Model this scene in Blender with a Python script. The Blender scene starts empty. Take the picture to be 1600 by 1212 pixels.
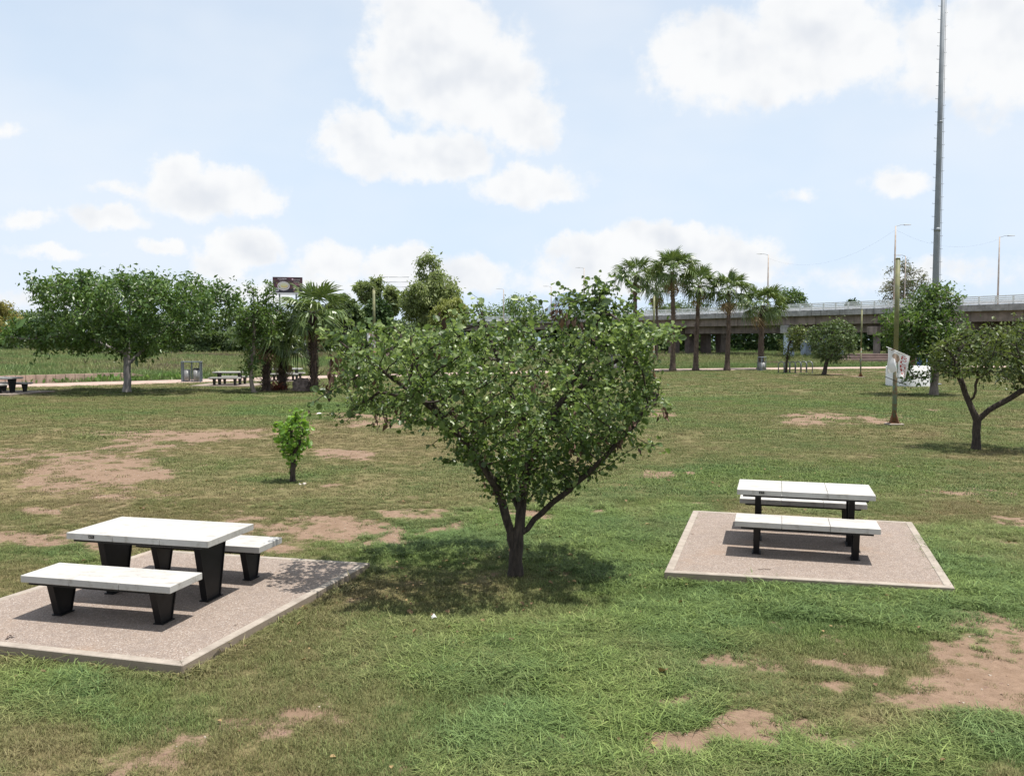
import bpy, bmesh, math, random
import numpy as np
from mathutils import Vector, Matrix

SC = bpy.context.scene
C = SC.collection
PI = math.pi
F, CX, CY, PITCH, H = 1373.46, 800.0, 606.0, 0.0547, 2.94     # measured on the 1600 px wide photograph

# ------------------------------------------------------------------ camera, light, sky
cam_d = bpy.data.cameras.new('camera')
cam = bpy.data.objects.new('camera', cam_d); C.objects.link(cam)
cam.location = (0, 0, H); cam.rotation_euler = (PI/2 - PITCH, 0, 0)
cam_d.sensor_width = 36; cam_d.lens = F/1600*36; cam_d.clip_end = 12000; cam_d.clip_start = .1
SC.camera = cam
SC.view_settings.view_transform = 'Standard'; SC.view_settings.look = 'None'
SC.view_settings.gamma = 1; SC.view_settings.use_curve_mapping = False
SC.view_settings.exposure = 0.48
SUN_DIR = Vector((.245, -.03, 1)).normalized()
SUN_STRENGTH = 5.0
SKY_STRENGTH = .085
sun_d = bpy.data.lights.new('sun', 'SUN'); sun_d.energy = SUN_STRENGTH; sun_d.angle = math.radians(.53)
sun_d.color = (1, .955, .89)
sun = bpy.data.objects.new('sun', sun_d); C.objects.link(sun)
sun.rotation_euler = (-SUN_DIR).to_track_quat('-Z', 'Y').to_euler(); sun.location = (20, -5, 60)

class NT:
    """small helper for building node trees"""
    def __init__(s, tree): s.t = tree; s.n = tree.nodes; s.l = tree.links
    def node(s, typ, **kw):
        n = s.n.new(typ)
        for k, v in kw.items(): setattr(n, k, v)
        return n
    def put(s, sock, v):
        if isinstance(v, bpy.types.NodeSocket): s.l.new(v, sock)
        elif v is not None: sock.default_value = v
    def m(s, op, a, b=None, c=None, clamp=False):
        n = s.node('ShaderNodeMath', operation=op); n.use_clamp = clamp
        for i, v in enumerate((a, b, c)):
            if v is not None: s.put(n.inputs[i], v)
        return n.outputs[0]
    def vm(s, op, a, b=None):
        n = s.node('ShaderNodeVectorMath', operation=op); s.put(n.inputs[0], a)
        if b is not None: s.put(n.inputs[1], b)
        return n.outputs['Value'] if op in ('LENGTH', 'DOT_PRODUCT') else n.outputs[0]
    def mix(s, f, a, b, blend='MIX'):
        n = s.node('ShaderNodeMix', data_type='RGBA', blend_type=blend)
        s.put(n.inputs[0], f)
        for i, v in ((6, a), (7, b)):
            if isinstance(v, tuple) and len(v) == 3: v = (*v, 1)
            s.put(n.inputs[i], v)
        return n.outputs[2]
    def noise(s, vec, scale, detail=4, rough=.55, dims='3D'):
        n = s.node('ShaderNodeTexNoise', noise_dimensions=dims)
        if vec is not None: s.l.new(vec, n.inputs['Vector'])
        n.inputs['Scale'].default_value = scale; n.inputs['Detail'].default_value = detail
        n.inputs['Roughness'].default_value = rough
        return n.outputs['Fac'], n.outputs['Color']
    def ramp(s, f, lo, hi, smooth=True):
        n = s.node('ShaderNodeMapRange', interpolation_type='SMOOTHSTEP' if smooth else 'LINEAR')
        s.put(n.inputs[0], f); n.inputs[1].default_value = lo; n.inputs[2].default_value = hi
        return n.outputs[0]
    def comb(s, x, y, z):
        n = s.node('ShaderNodeCombineXYZ')
        for i, v in enumerate((x, y, z)): s.put(n.inputs[i], v)
        return n.outputs[0]

def make_world():
    w = bpy.data.worlds.new('World'); SC.world = w; w.use_nodes = True
    t = NT(w.node_tree); t.n.clear()
    out = t.node('ShaderNodeOutputWorld'); bg = t.node('ShaderNodeBackground')
    bg.inputs['Strength'].default_value = SKY_STRENGTH
    t.l.new(bg.outputs[0], out.inputs[0])
    sky = t.node('ShaderNodeTexSky', sky_type='NISHITA'); sky.sun_disc = False
    sky.sun_elevation = math.asin(SUN_DIR.z); sky.sun_rotation = math.atan2(SUN_DIR.x, SUN_DIR.y)
    sky.air_density = 1.0; sky.dust_density = 2.2; sky.ozone_density = 1.0; sky.altitude = 0
    d = t.node('ShaderNodeTexCoord').outputs['Generated']
    sx = t.node('ShaderNodeSeparateXYZ'); t.l.new(d, sx.inputs[0])
    az = t.m('ARCTAN2', sx.outputs[0], sx.outputs[1]); el = t.m('ARCSINE', sx.outputs[2])
    # cloud plane in degrees of azimuth / elevation
    U = t.m('MULTIPLY', az, 180/PI); V = t.m('MULTIPLY', el, 180/PI)
    P = t.comb(U, V, 0.0)
    f0, c0 = t.noise(P, .16, 5, .6)
    f1, c1 = t.noise(P, .55, 5, .65)
    warp = t.vm('ADD', t.vm('MULTIPLY', t.vm('SUBTRACT', c0, (.5, .5, .5)), (4.5, 2.8, 0)),
                t.vm('MULTIPLY', t.vm('SUBTRACT', c1, (.5, .5, .5)), (1.9, 1.4, 0)))
    Q = t.vm('ADD', P, warp)
    px = [(680,55,100,85,1),(735,125,120,90,1),(640,110,80,60,.8),(815,190,60,50,.9),(560,215,62,42,1),(620,245,110,42,1),
          (705,250,80,36,.9),(820,290,95,30,.85),(1110,100,105,60,.95),(1260,65,115,85,.95),(1205,135,150,50,.85),(1330,105,70,60,.8),
          (1440,125,75,65,.7),(1550,120,105,95,.75),(1545,25,95,50,.6),(335,312,105,38,1),(283,285,45,30,.85),(402,325,48,26,.9),
          (175,353,60,17,.75),(58,364,42,14,.6),(190,316,60,10,.4),(266,392,34,13,.65),(100,406,60,9,.55),(378,394,58,28,.95),
          (335,415,36,22,.9),(520,415,64,32,1),(628,412,60,28,1),(735,425,70,26,.7),(690,440,100,26,.8),(925,392,70,28,.95),
          (1040,386,120,34,1.1),(1130,408,90,30,1),(1000,415,170,36,.95),(1010,440,270,26,.6),(1392,310,45,22,.6),(450,450,200,24,.5),
          (1235,320,30,14,.4),(10,245,25,14,.4),(1180,425,40,14,.6),(120,470,150,16,.35),(1450,440,180,22,.35)]
    D = None
    for (x, y, rx, ry, wt) in px:
        u = math.degrees(math.atan2((x-CX)/F, 1)); v = math.degrees(math.atan2(-(y-CY)/F, 1) - PITCH)
        k = math.degrees(1/F)
        e = t.vm('LENGTH', t.vm('MULTIPLY', t.vm('SUBTRACT', Q, (u, v, 0)), (1/(rx*k*1.15), 1/(ry*k*1.2), 0)))
        b = t.m('MULTIPLY', t.m('SUBTRACT', 1.0, e), wt)
        D = b if D is None else t.m('SMOOTH_MAX', D, b, .12)
    # clouds of the rest of the sky, of the same size and amount
    g, _ = t.noise(t.vm('MULTIPLY', P, (.7, 1.15, 1)), .075, 4, .6)
    infr = t.m('MULTIPLY', t.ramp(t.m('ABSOLUTE', U), 36, 30), t.ramp(V, 30, 25))
    D2 = t.m('SUBTRACT', t.m('MULTIPLY', t.m('SUBTRACT', g, .53), 5.0), t.m('MULTIPLY', infr, 3.0))
    D = t.m('MAXIMUM', D, D2)
    ff, _ = t.noise(P, .70, 7, .60)
    Dn = t.m('ADD', D, t.m('MULTIPLY', t.m('SUBTRACT', ff, .5), .70))
    cover = t.ramp(Dn, .0, .38)
    veil, _ = t.noise(t.vm('MULTIPLY', P, (.5, 1, 1)), .07, 4, .6)
    veil = t.m('ADD', .07, t.m('MULTIPLY', t.ramp(veil, .32, .72), .46))
    # puffs: brighter on the side towards the sun, greyer bases
    s2, _ = t.noise(t.vm('ADD', P, (-.5, -1.3, 0)), .26, 3, .5)
    s1, _ = t.noise(P, .26, 3, .5)
    lit = t.ramp(t.m('ADD', t.m('SUBTRACT', s1, s2), t.m('MULTIPLY', t.m('SUBTRACT', .55, Dn), .26)), -.36, .14)
    k = 1/SKY_STRENGTH
    ccol = t.mix(lit, (.575*k, .592*k, .622*k), (.715*k, .713*k, .708*k))
    # humid summer haze: its opacity follows the air mass along the view
    s_el = t.m('MAXIMUM', t.m('SINE', el), .03)
    haze = t.m('SUBTRACT', 1.0, t.m('EXPONENT', t.m('DIVIDE', -.52, s_el)))
    skyc = t.mix(haze, sky.outputs[0], (.503*k, .608*k, .738*k))
    base = t.mix(veil, skyc, (.66*k, .68*k, .71*k))
    col = t.mix(t.m('MULTIPLY', cover, .88), base, ccol)
    t.l.new(col, bg.inputs['Color'])
make_world()

# ------------------------------------------------------------------ helpers
rng = np.random.default_rng(7)
random.seed(7)

def _hash(ix, iy, seed):
    h = (ix.astype(np.int64)*374761393 + iy.astype(np.int64)*668265263 + seed*1274126177) & 0x7fffffff
    h = ((h ^ (h >> 13))*1274126177) & 0x7fffffff
    return ((h ^ (h >> 16)) & 0xffff)/65535.0
def vnoise(x, y, seed=0):
    x = np.asarray(x, float); y = np.asarray(y, float)
    ix = np.floor(x); iy = np.floor(y); fx = x-ix; fy = y-iy
    fx = fx*fx*(3-2*fx); fy = fy*fy*(3-2*fy)
    a = _hash(ix, iy, seed); b = _hash(ix+1, iy, seed); c = _hash(ix, iy+1, seed); d = _hash(ix+1, iy+1, seed)
    return (a*(1-fx)+b*fx)*(1-fy) + (c*(1-fx)+d*fx)*fy
def fbm(x, y, seed=0, oct=4):
    s = 0; a = .5; n = 0
    for i in range(oct):
        s = s + a*vnoise(x*2**i, y*2**i, seed+i*17); n += a; a *= .5
    return s/n
def sstep(a, b, x):
    t = np.clip((x-a)/(b-a), 0, 1); return t*t*(3-2*t)

def ray(px, py):
    u = (px-CX)/F; v = -(py-CY)/F; c, s = math.cos(PITCH), math.sin(PITCH)
    return np.array([u, c+v*s, -s+v*c])
def at(px, py, Y):                                   # the point at ground distance Y seen at that place in the photograph
    d = ray(px, py); d = d/d[1]*Y; return np.array([d[0], Y, H+d[2]])
def on_plane(px, py, z=0.):
    d = ray(px, py); t = (z-H)/d[2]; return np.array([d[0]*t, d[1]*t, z])
def ground_z(x, y):
    x = np.asarray(x, float); y = np.asarray(y, float)
    b = -.022*np.exp(-((x+3.2)/2.2)**2-((y-6.9)/1.3)**2) + .12*np.exp(-((x-3.9)/3.6)**2 - ((y-12.0)/4.2)**2)
    n = (fbm(x/5.5, y/5.5, 3, 3)-.5)*.10*sstep(2, 8, np.abs(y)+np.abs(x))
    far = sstep(45, 95, np.hypot(x, y))
    return b + n*(1-.8*far)
def gnd(px, py):
    z = 0.
    for _ in range(6):
        p = on_plane(px, py, z); z = float(ground_z(p[0], p[1]))
    p[2] = z; return p
def g(x, y): return np.array([x, y, float(ground_z(x, y))])

def link(name, me, mat=None, parent=None, loc=None):
    o = bpy.data.objects.new(name, me); C.objects.link(o)
    if mat is not None and me is not None: me.materials.append(mat)
    if parent is not None: o.parent = parent
    if loc is not None: o.location = Vector([float(v) for v in loc])
    return o
def empty(name, loc=(0, 0, 0), rz=0):
    o = link(name, None, loc=loc); o.rotation_euler = (0, 0, rz); o.empty_display_size = .2; return o
def tag(o, label=None, cat=None, group=None, kind=None):
    if label: o['label'] = label
    if cat: o['category'] = cat
    if group: o['group'] = group
    if kind: o['kind'] = kind
    return o
def copy_tree(o, parent=None):
    c = o.copy(); C.objects.link(c)
    if parent is not None: c.parent = parent
    for ch in [k for k in C.objects if k.parent == o]: copy_tree(ch, c)
    return c
def mesh_np(name, verts, faces, attr=None, smooth=False, col=None):
    """faces: list of arrays with constant width"""
    me = bpy.data.meshes.new(name)
    verts = np.ascontiguousarray(verts, dtype=np.float32)
    me.vertices.add(len(verts)); me.vertices.foreach_set('co', verts.ravel())
    if not isinstance(faces, list): faces = [faces]
    faces = [f for f in faces if len(f)]
    loops = np.concatenate([f.ravel() for f in faces]).astype(np.int32)
    tot = np.concatenate([np.full(len(f), f.shape[1]) for f in faces]).astype(np.int32)
    start = np.concatenate([[0], np.cumsum(tot)[:-1]]).astype(np.int32)
    me.loops.add(len(loops)); me.loops.foreach_set('vertex_index', loops)
    me.polygons.add(len(tot)); me.polygons.foreach_set('loop_start', start); me.polygons.foreach_set('loop_total', tot)
    if smooth: me.polygons.foreach_set('use_smooth', np.ones(len(tot), bool))
    me.update(calc_edges=True)
    if attr:
        for k, (dom, arr) in attr.items():
            a = me.attributes.new(k, 'FLOAT', dom); a.data.foreach_set('value', np.asarray(arr, np.float32))
    if col:
        for k, (dom, arr) in col.items():
            a = me.attributes.new(k, 'FLOAT_COLOR', dom); a.data.foreach_set('color', np.asarray(arr, np.float32).ravel())
    return me

class MB:
    """collects simple solids in one bmesh"""
    def __init__(s): s.b = bmesh.new()
    def box(s, c, d, M=None, bev=0):
        r = bmesh.ops.create_cube(s.b, size=1); vs = r['verts']
        bmesh.ops.scale(s.b, vec=d, verts=vs); bmesh.ops.translate(s.b, vec=c, verts=vs)
        if M is not None: bmesh.ops.transform(s.b, matrix=M, verts=vs)
        if bev: bmesh.ops.bevel(s.b, geom=list({e for v in vs for e in v.link_edges}), offset=bev, segments=1, affect='EDGES')
        return s
    def prism(s, lo, hi, bev=0):                     # two rings of equal length
        a = [s.b.verts.new(p) for p in lo]; b = [s.b.verts.new(p) for p in hi]; n = len(a)
        fs = [s.b.faces.new(a[::-1]), s.b.faces.new(b)]
        for i in range(n): fs.append(s.b.faces.new((a[i], a[(i+1) % n], b[(i+1) % n], b[i])))
        if bev: bmesh.ops.bevel(s.b, geom=list({e for f in fs for e in f.edges}), offset=bev, segments=1, affect='EDGES')
        return s
    def tube(s, pts, rad, n=8, cap=True):
        pts = [Vector([float(c) for c in p]) for p in pts]
        if not hasattr(rad, '__len__'): rad = [rad]*len(pts)
        rings = []; up = None
        for i, p in enumerate(pts):
            d = (pts[min(i+1, len(pts)-1)]-pts[max(i-1, 0)]).normalized()
            if up is None: up = d.orthogonal().normalized()
            up = (up - d*up.dot(d)); up = up.normalized() if up.length > 1e-6 else d.orthogonal().normalized()
            w = d.cross(up)
            rings.append([s.b.verts.new(p + (up*math.cos(2*PI*k/n) + w*math.sin(2*PI*k/n))*rad[i]) for k in range(n)])
        for a, b in zip(rings, rings[1:]):
            for k in range(n): s.b.faces.new((a[k], a[(k+1) % n], b[(k+1) % n], b[k])).smooth = n > 5
        if cap: s.b.faces.new(rings[0][::-1]); s.b.faces.new(rings[-1])
        return s
    def build(s, name, mat, parent=None, loc=None):
        bmesh.ops.recalc_face_normals(s.b, faces=s.b.faces)
        me = bpy.data.meshes.new(name); s.b.to_mesh(me); s.b.free()
        return link(name, me, mat, parent, loc)

# ------------------------------------------------------------------ materials
def new_mat(name):
    m = bpy.data.materials.new(name); m.use_nodes = True
    t = NT(m.node_tree); bs = t.n['Principled BSDF']; return m, t, bs
def pos(t): return t.node('ShaderNodeNewGeometry').outputs['Position']
def objco(t): return t.node('ShaderNodeTexCoord').outputs['Object']
def bump(t, bs, h, strength, dist):
    b = t.node('ShaderNodeBump'); b.inputs['Strength'].default_value = strength; b.inputs['Distance'].default_value = dist
    t.l.new(h, b.inputs['Height']); t.l.new(b.outputs[0], bs.inputs['Normal'])
def simple(name, col, rough=.6, metal=0, var=.25, scale=6, bmp=0, world=False, dark=None):
    m, t, bs = new_mat(name); v = pos(t) if world else objco(t)
    f, _ = t.noise(v, scale, 6, .62)
    c2 = dark if dark else tuple(c*(1-var) for c in col)
    c = t.mix(t.ramp(f, .35, .65), c2, tuple(min(1, c*(1+var*.4)) for c in col))
    t.l.new(c, bs.inputs['Base Color']); bs.inputs['Roughness'].default_value = rough; bs.inputs['Metallic'].default_value = metal
    if bmp: bump(t, bs, f, .6, bmp)
    return m

def add_streaks(m, amount):
    t = NT(m.node_tree); bs = t.n['Principled BSDF']; l = bs.inputs['Base Color'].links[0].from_socket; v = pos(t)
    f, _ = t.noise(t.vm('MULTIPLY', v, (.9, .9, .10)), 1.6, 5, .7)
    t.l.new(t.mix(t.m('MULTIPLY', t.ramp(f, .48, .68), amount), l, (.06, .05, .045)), bs.inputs['Base Color'])
def mat_white_concrete():
    m, t, bs = new_mat('white_terrazzo'); v = pos(t)
    f, _ = t.noise(v, 2.2, 5, .65); s, _ = t.noise(v, 260, 2, .5); d, _ = t.noise(t.vm('MULTIPLY', v, (1.2, 3, 1.5)), 4.5, 6, .75)
    c = t.mix(t.ramp(f, .35, .7), (.385, .375, .355), (.45, .44, .42))
    c = t.mix(t.m('MULTIPLY', t.ramp(d, .49, .70), .72), c, (.23, .21, .18))
    c = t.mix(t.m('MULTIPLY', t.ramp(s, .6, .72), .22), c, (.33, .31, .29))
    t.l.new(c, bs.inputs['Base Color']); bs.inputs['Roughness'].default_value = .7
    bump(t, bs, s, .15, .002); return m
def mat_aggregate():
    m, t, bs = new_mat('exposed_aggregate'); v = pos(t)
    vo = t.node('ShaderNodeTexVoronoi'); t.l.new(v, vo.inputs['Vector']); vo.inputs['Scale'].default_value = 105
    sep = t.node('ShaderNodeSeparateColor'); t.l.new(vo.outputs['Color'], sep.inputs[0])
    big, _ = t.noise(v, 1.1, 5, .6); mid, _ = t.noise(v, 7, 5, .7)
    c = t.mix(t.ramp(sep.outputs[0], .1, .9, False), (.160, .124, .100), (.272, .215, .176))
    c = t.mix(t.m('MULTIPLY', t.ramp(sep.outputs[1], .82, .95), .7), c, (.42, .38, .35))
    c = t.mix(t.m('MULTIPLY', t.ramp(mid, .46, .72), .6), c, (.17, .135, .115))
    c = t.mix(t.m('MULTIPLY', t.ramp(big, .54, .72), .5), c, (.25, .17, .115))
    t.l.new(c, bs.inputs['Base Color']); bs.inputs['Roughness'].default_value = .9
    bump(t, bs, vo.outputs['Distance'], .6, .004); return m
def mat_kerb():
    m, t, bs = new_mat('pale_kerb_concrete'); v = pos(t)
    f, _ = t.noise(v, 5, 6, .7); s, _ = t.noise(v, 70, 3, .6); b, _ = t.noise(v, 1.6, 4, .6)
    nz = t.node('ShaderNodeSeparateXYZ'); t.l.new(t.node('ShaderNodeNewGeometry').outputs['Normal'], nz.inputs[0])
    c = t.mix(t.ramp(f, .30, .66), (.23, .196, .163), (.335, .292, .246))
    c = t.mix(t.m('MULTIPLY', t.ramp(b, .55, .75), .35), c, (.33, .24, .17))
    c = t.mix(t.m('MULTIPLY', t.ramp(s, .6, .75), .25), c, (.22, .18, .15))
    # the side faces carry rain splashed soil stains
    c = t.mix(t.m('MULTIPLY', t.ramp(nz.outputs[2], .6, .2), t.m('ADD', .35, t.m('MULTIPLY', f, .6))), c, (.22, .165, .115))
    t.l.new(c, bs.inputs['Base Color']); bs.inputs['Roughness'].default_value = .9
    bump(t, bs, s, .4, .004); return m

def mat_leaf(name, dark, mid, light, trans=.32, rough=.42, spec=.5):
    m, t, bs = new_mat(name)
    a = t.node('ShaderNodeAttribute', attribute_name='tint').outputs['Fac']
    c = t.mix(t.ramp(a, 0, .55, False), dark, mid); c = t.mix(t.ramp(a, .55, 1, False), c, light)
    t.l.new(c, bs.inputs['Base Color']); bs.inputs['Roughness'].default_value = rough
    bs.inputs['Specular IOR Level'].default_value = spec
    tr = t.node('ShaderNodeBsdfTranslucent')
    tc = t.mix(.55, c, (light[0]*1.15, light[1]*1.3, light[2]*.7)); t.l.new(tc, tr.inputs['Color'])
    mx = t.node('ShaderNodeMixShader'); mx.inputs[0].default_value = trans
    t.l.new(bs.outputs[0], mx.inputs[1]); t.l.new(tr.outputs[0], mx.inputs[2])
    t.l.new(mx.outputs[0], t.n['Material Output'].inputs[0]); return m
def mat_bark(name, a, b, scale=14):
    m, t, bs = new_mat(name); v = pos(t)
    f, _ = t.noise(t.vm('MULTIPLY', v, (1, 1, .25)), scale, 6, .7); g2, _ = t.noise(v, 1.5, 4, .6)
    c = t.mix(t.ramp(f, .35, .65), a, b); c = t.mix(t.m('MULTIPLY', t.ramp(g2, .45, .7), .5), c, tuple((x+y)/2*.8 for x, y in zip(a, b)))
    t.l.new(c, bs.inputs['Base Color']); bs.inputs['Roughness'].default_value = .95
    bump(t, bs, f, .7, .02); return m
def mat_blade():
    """grass blades: colour of the plant it belongs to, paler towards the tip of dry ones"""
    m, t, bs = new_mat('grass_blades')
    gr = t.node('ShaderNodeAttribute', attribute_name='lush', attribute_type='INSTANCER').outputs['Fac']
    rn = t.node('ShaderNodeAttribute', attribute_name='rnd', attribute_type='INSTANCER').outputs['Fac']
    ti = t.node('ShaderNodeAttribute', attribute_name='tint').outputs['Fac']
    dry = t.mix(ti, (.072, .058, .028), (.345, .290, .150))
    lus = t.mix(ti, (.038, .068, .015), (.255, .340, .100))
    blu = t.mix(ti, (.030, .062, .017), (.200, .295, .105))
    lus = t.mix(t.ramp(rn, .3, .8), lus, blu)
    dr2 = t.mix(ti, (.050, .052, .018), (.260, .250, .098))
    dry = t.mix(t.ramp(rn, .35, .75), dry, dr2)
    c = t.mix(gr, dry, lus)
    t.l.new(c, bs.inputs['Base Color']); bs.inputs['Roughness'].default_value = .6; bs.inputs['Specular IOR Level'].default_value = .16
    tr = t.node('ShaderNodeBsdfTranslucent'); t.l.new(c, tr.inputs['Color'])
    mx = t.node('ShaderNodeMixShader'); mx.inputs[0].default_value = .24
    t.l.new(bs.outputs[0], mx.inputs[1]); t.l.new(tr.outputs[0], mx.inputs[2])
    t.l.new(mx.outputs[0], t.n['Material Output'].inputs[0]); return m
def mat_ground():
    m, t, bs = new_mat('lawn_soil'); v = pos(t)
    lush = t.node('ShaderNodeAttribute', attribute_name='lush').outputs['Fac']
    soil = t.node('ShaderNodeAttribute', attribute_name='soil').outputs['Fac']
    f, _ = t.noise(v, 9, 6, .7); s, _ = t.noise(v, 55, 4, .7); b, _ = t.noise(v, .8, 5, .6); h, _ = t.noise(v, 160, 2, .6)
    mix1 = t.m('ADD', t.m('MULTIPLY', f, .5), t.m('MULTIPLY', s, .5))
    dry = t.mix(t.ramp(mix1, .32, .68), (.088, .070, .034), (.235, .195, .098))
    grn = t.mix(t.ramp(mix1, .32, .68), (.028, .045, .013), (.085, .125, .036))
    lu = t.m('ADD', lush, t.m('MULTIPLY', t.m('SUBTRACT', b, .5), .7), clamp=True)
    c = t.mix(lu, dry, grn)
    so = t.mix(t.ramp(mix1, .3, .7), (.155, .104, .072), (.270, .188, .133))
    so = t.mix(t.m('MULTIPLY', t.ramp(s, .56, .70), .55), so, (.105, .075, .050))
    so = t.mix(t.m('MULTIPLY', t.ramp(h, .62, .72), .6), so, (.34, .26, .20))
    n3, _ = t.noise(v, 2.6, 5, .7); n4, _ = t.noise(t.vm('MULTIPLY', v, (.8, 1.3, 1)), .9, 4, .65)
    brk = t.m('ADD', t.m('MULTIPLY', t.m('SUBTRACT', n3, .5), 1.5), t.m('MULTIPLY', t.m('SUBTRACT', n4, .5), .9))
    so = t.mix(t.m('MULTIPLY', t.ramp(n3, .46, .66), .45), so, (.150, .100, .062))
    sf = t.ramp(t.m('ADD', soil, t.m('ADD', t.m('MULTIPLY', t.m('SUBTRACT', mix1, .5), 1.7), brk)), .30, .66)
    c = t.mix(sf, c, so)
    t.l.new(c, bs.inputs['Base Color']); bs.inputs['Roughness'].default_value = 1; bs.inputs['Specular IOR Level'].default_value = .15
    bump(t, bs, mix1, .8, .03); return m

M = {}
M['white'] = mat_white_concrete(); M['aggregate'] = mat_aggregate(); M['kerb'] = mat_kerb(); M['ground'] = mat_ground(); M['blade'] = mat_blade()
M['black_steel'] = simple('black_painted_steel', (.008, .008, .009), .5, 0, .35, 9); M['black_steel'].node_tree.nodes['Principled BSDF'].inputs['Specular IOR Level'].default_value = .3
M['plaque'] = simple('black_plaque', (.012, .012, .014), .3, 0, .1)
M['plaque_mark'] = simple('plaque_marking', (.30, .29, .27), .5, 0, .1)
M['path'] = simple('pink_path_concrete', (.40, .30, .25), .9, 0, .22, 1.2, .004, True)
M['pink_wall'] = simple('pink_wall_concrete', (.46, .33, .265), .9, 0, .22, 2.2, .004, True)
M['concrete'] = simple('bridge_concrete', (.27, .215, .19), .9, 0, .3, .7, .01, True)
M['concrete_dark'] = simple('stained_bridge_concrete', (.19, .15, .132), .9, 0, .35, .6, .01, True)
M['concrete_grey'] = simple('grey_deck_concrete', (.35, .335, .33), .9, 0, .3, 1.1, .01, True)
M['concrete_blue'] = simple('pale_blue_painted_concrete', (.50, .58, .68), .8, 0, .2, 1.3, .004, True)
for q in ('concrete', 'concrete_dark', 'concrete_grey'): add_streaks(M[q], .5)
M['steps'] = simple('brown_step_concrete', (.20, .145, .125), .9, 0, .25, 1, .004, True)
M['white_rail'] = simple('white_railing_paint', (.82, .82, .81), .5, 0, .15, 3)
M['white_paint'] = simple('white_wall_paint', (.78, .77, .76), .8, 0, .12, 1.6, .003, True)
M['galv'] = simple('galvanised_steel', (.28, .30, .32), .45, .6, .2, 5)
M['rack'] = simple('worn_rack_steel', (.20, .215, .225), .4, .3, .3, 5)
M['mast'] = simple('grey_mast_steel', (.23, .255, .28), .6, .2, .15, 1.2)
M['grey_paint'] = simple('blue_grey_paint', (.17, .20, .235), .5, .1, .2, 4)
M['bin_steel'] = simple('brushed_bin_steel', (.30, .30, .295), .5, .35, .25, 8)
M['bin_dark'] = simple('dark_bin_liner', (.03, .032, .034), .5, 0, .2, 6)
M['lamp_pole'] = simple('rusty_lamp_pole', (.40, .37, .34), .6, .1, .3, .8, 0, False, (.34, .25, .19))
M['lamp_head'] = simple('lamp_head_grey', (.42, .43, .44), .5, .2, .1, 4)
M['pole_yellow'] = simple('olive_yellow_pole_paint', (.18, .178, .08), .6, 0, .25, 3, 0, False, (.12, .13, .06))
M['pole_green'] = simple('weathered_green_pole_paint', (.10, .17, .12), .65, 0, .3, 6, .002, False, (.17, .085, .035))
M['rust'] = simple('rusty_steel', (.16, .075, .035), .85, 0, .45, 12)
M['blue_paint'] = simple('blue_post_paint', (.035, .10, .42), .5, 0, .15, 3)
M['pale_blue'] = simple('pale_blue_panel', (.38, .50, .68), .5, 0, .15, 3)
M['red_paint'] = simple('dark_red_paint', (.13, .032, .03), .6, 0, .3, 3)
M['wire'] = simple('wire_grey', (.16, .17, .18), .6, 0, .1)
M['rock'] = simple('brown_boulder', (.19, .145, .125), .95, 0, .5, 5, .05, True)
M['litter'] = simple('white_paper', (.75, .74, .72), .8, 0, .1, 9)
M['stone'] = simple('pale_stone', (.55, .50, .44), .9, 0, .3, 14)
M['dead_leaf'] = simple('dry_brown_leaf', (.16, .08, .045), .8, 0, .5, 30)
M['hill'] = simple('hill_haze_blue', (.16, .215, .27), 1, 0, .15, .004, 0, True)  # blue of the distance haze is put into the hills' own colour
M['bark_dark'] = mat_bark('dark_bark', (.020, .015, .012), (.070, .053, .041), 26)
M['bark_brown'] = mat_bark('brown_bark', (.075, .055, .042), (.19, .145, .11), 18)
M['bark_pale'] = mat_bark('pale_limewashed_bark', (.14, .128, .122), (.27, .25, .24), 9)
M['bark_grey'] = mat_bark('grey_bark', (.11, .09, .075), (.25, .21, .18), 12)
M['bark_far'] = mat_bark('far_bark', (.06, .05, .04), (.14, .115, .095), 4)
M['palm_bark'] = mat_bark('palm_bark', (.045, .031, .024), (.15, .108, .082), 7)
M['palm_dark'] = mat_bark('shaggy_dark_palm_fibre', (.022, .016, .013), (.10, .066, .048), 9)
M['palm_boot'] = mat_bark('palm_leaf_bases', (.055, .034, .025), (.19, .125, .082), 9)
M['leaf_main'] = mat_leaf('broad_green_leaf', (.030, .060, .016), (.078, .135, .036), (.27, .34, .13), .36, .40)
M['leaf_young'] = mat_leaf('lime_young_leaf', (.08, .165, .025), (.20, .36, .055), (.34, .48, .095), .4, .45)
M['leaf_big'] = mat_leaf('glossy_green_leaf', (.030, .068, .014), (.080, .152, .034), (.185, .26, .085), .28, .38)
M['leaf_olive'] = mat_leaf('olive_green_leaf', (.034, .056, .013), (.092, .128, .034), (.18, .21, .065), .3, .45)
M['leaf_fresh'] = mat_leaf('fresh_green_leaf', (.034, .070, .014), (.088, .150, .034), (.175, .25, .062), .32, .42)
M['leaf_grey'] = mat_leaf('grey_green_fine_leaf', (.115, .15, .055), (.22, .265, .105), (.34, .38, .17), .42, .6)
M['leaf_willow'] = mat_leaf('yellow_green_willow_leaf', (.11, .135, .032), (.22, .25, .062), (.34, .35, .10), .35, .5)
M['leaf_far'] = mat_leaf('far_green_leaf', (.045, .076, .026), (.095, .142, .044), (.16, .21, .07), .25, .6)
M['leaf_dark'] = mat_leaf('dark_far_leaf', (.022, .046, .012), (.050, .095, .024), (.085, .145, .038), .25, .6)
M['leaf_sparse'] = mat_leaf('greyish_sparse_leaf', (.08, .08, .045), (.14, .145, .08), (.21, .215, .12), .3, .6)
M['leaf_yellow'] = mat_leaf('yellowing_leaf', (.14, .13, .03), (.26, .235, .06), (.36, .31, .10), .3, .6)
M['frond'] = mat_leaf('palm_frond_green', (.030, .058, .013), (.078, .128, .031), (.19, .235, .08), .18, .38)
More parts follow.
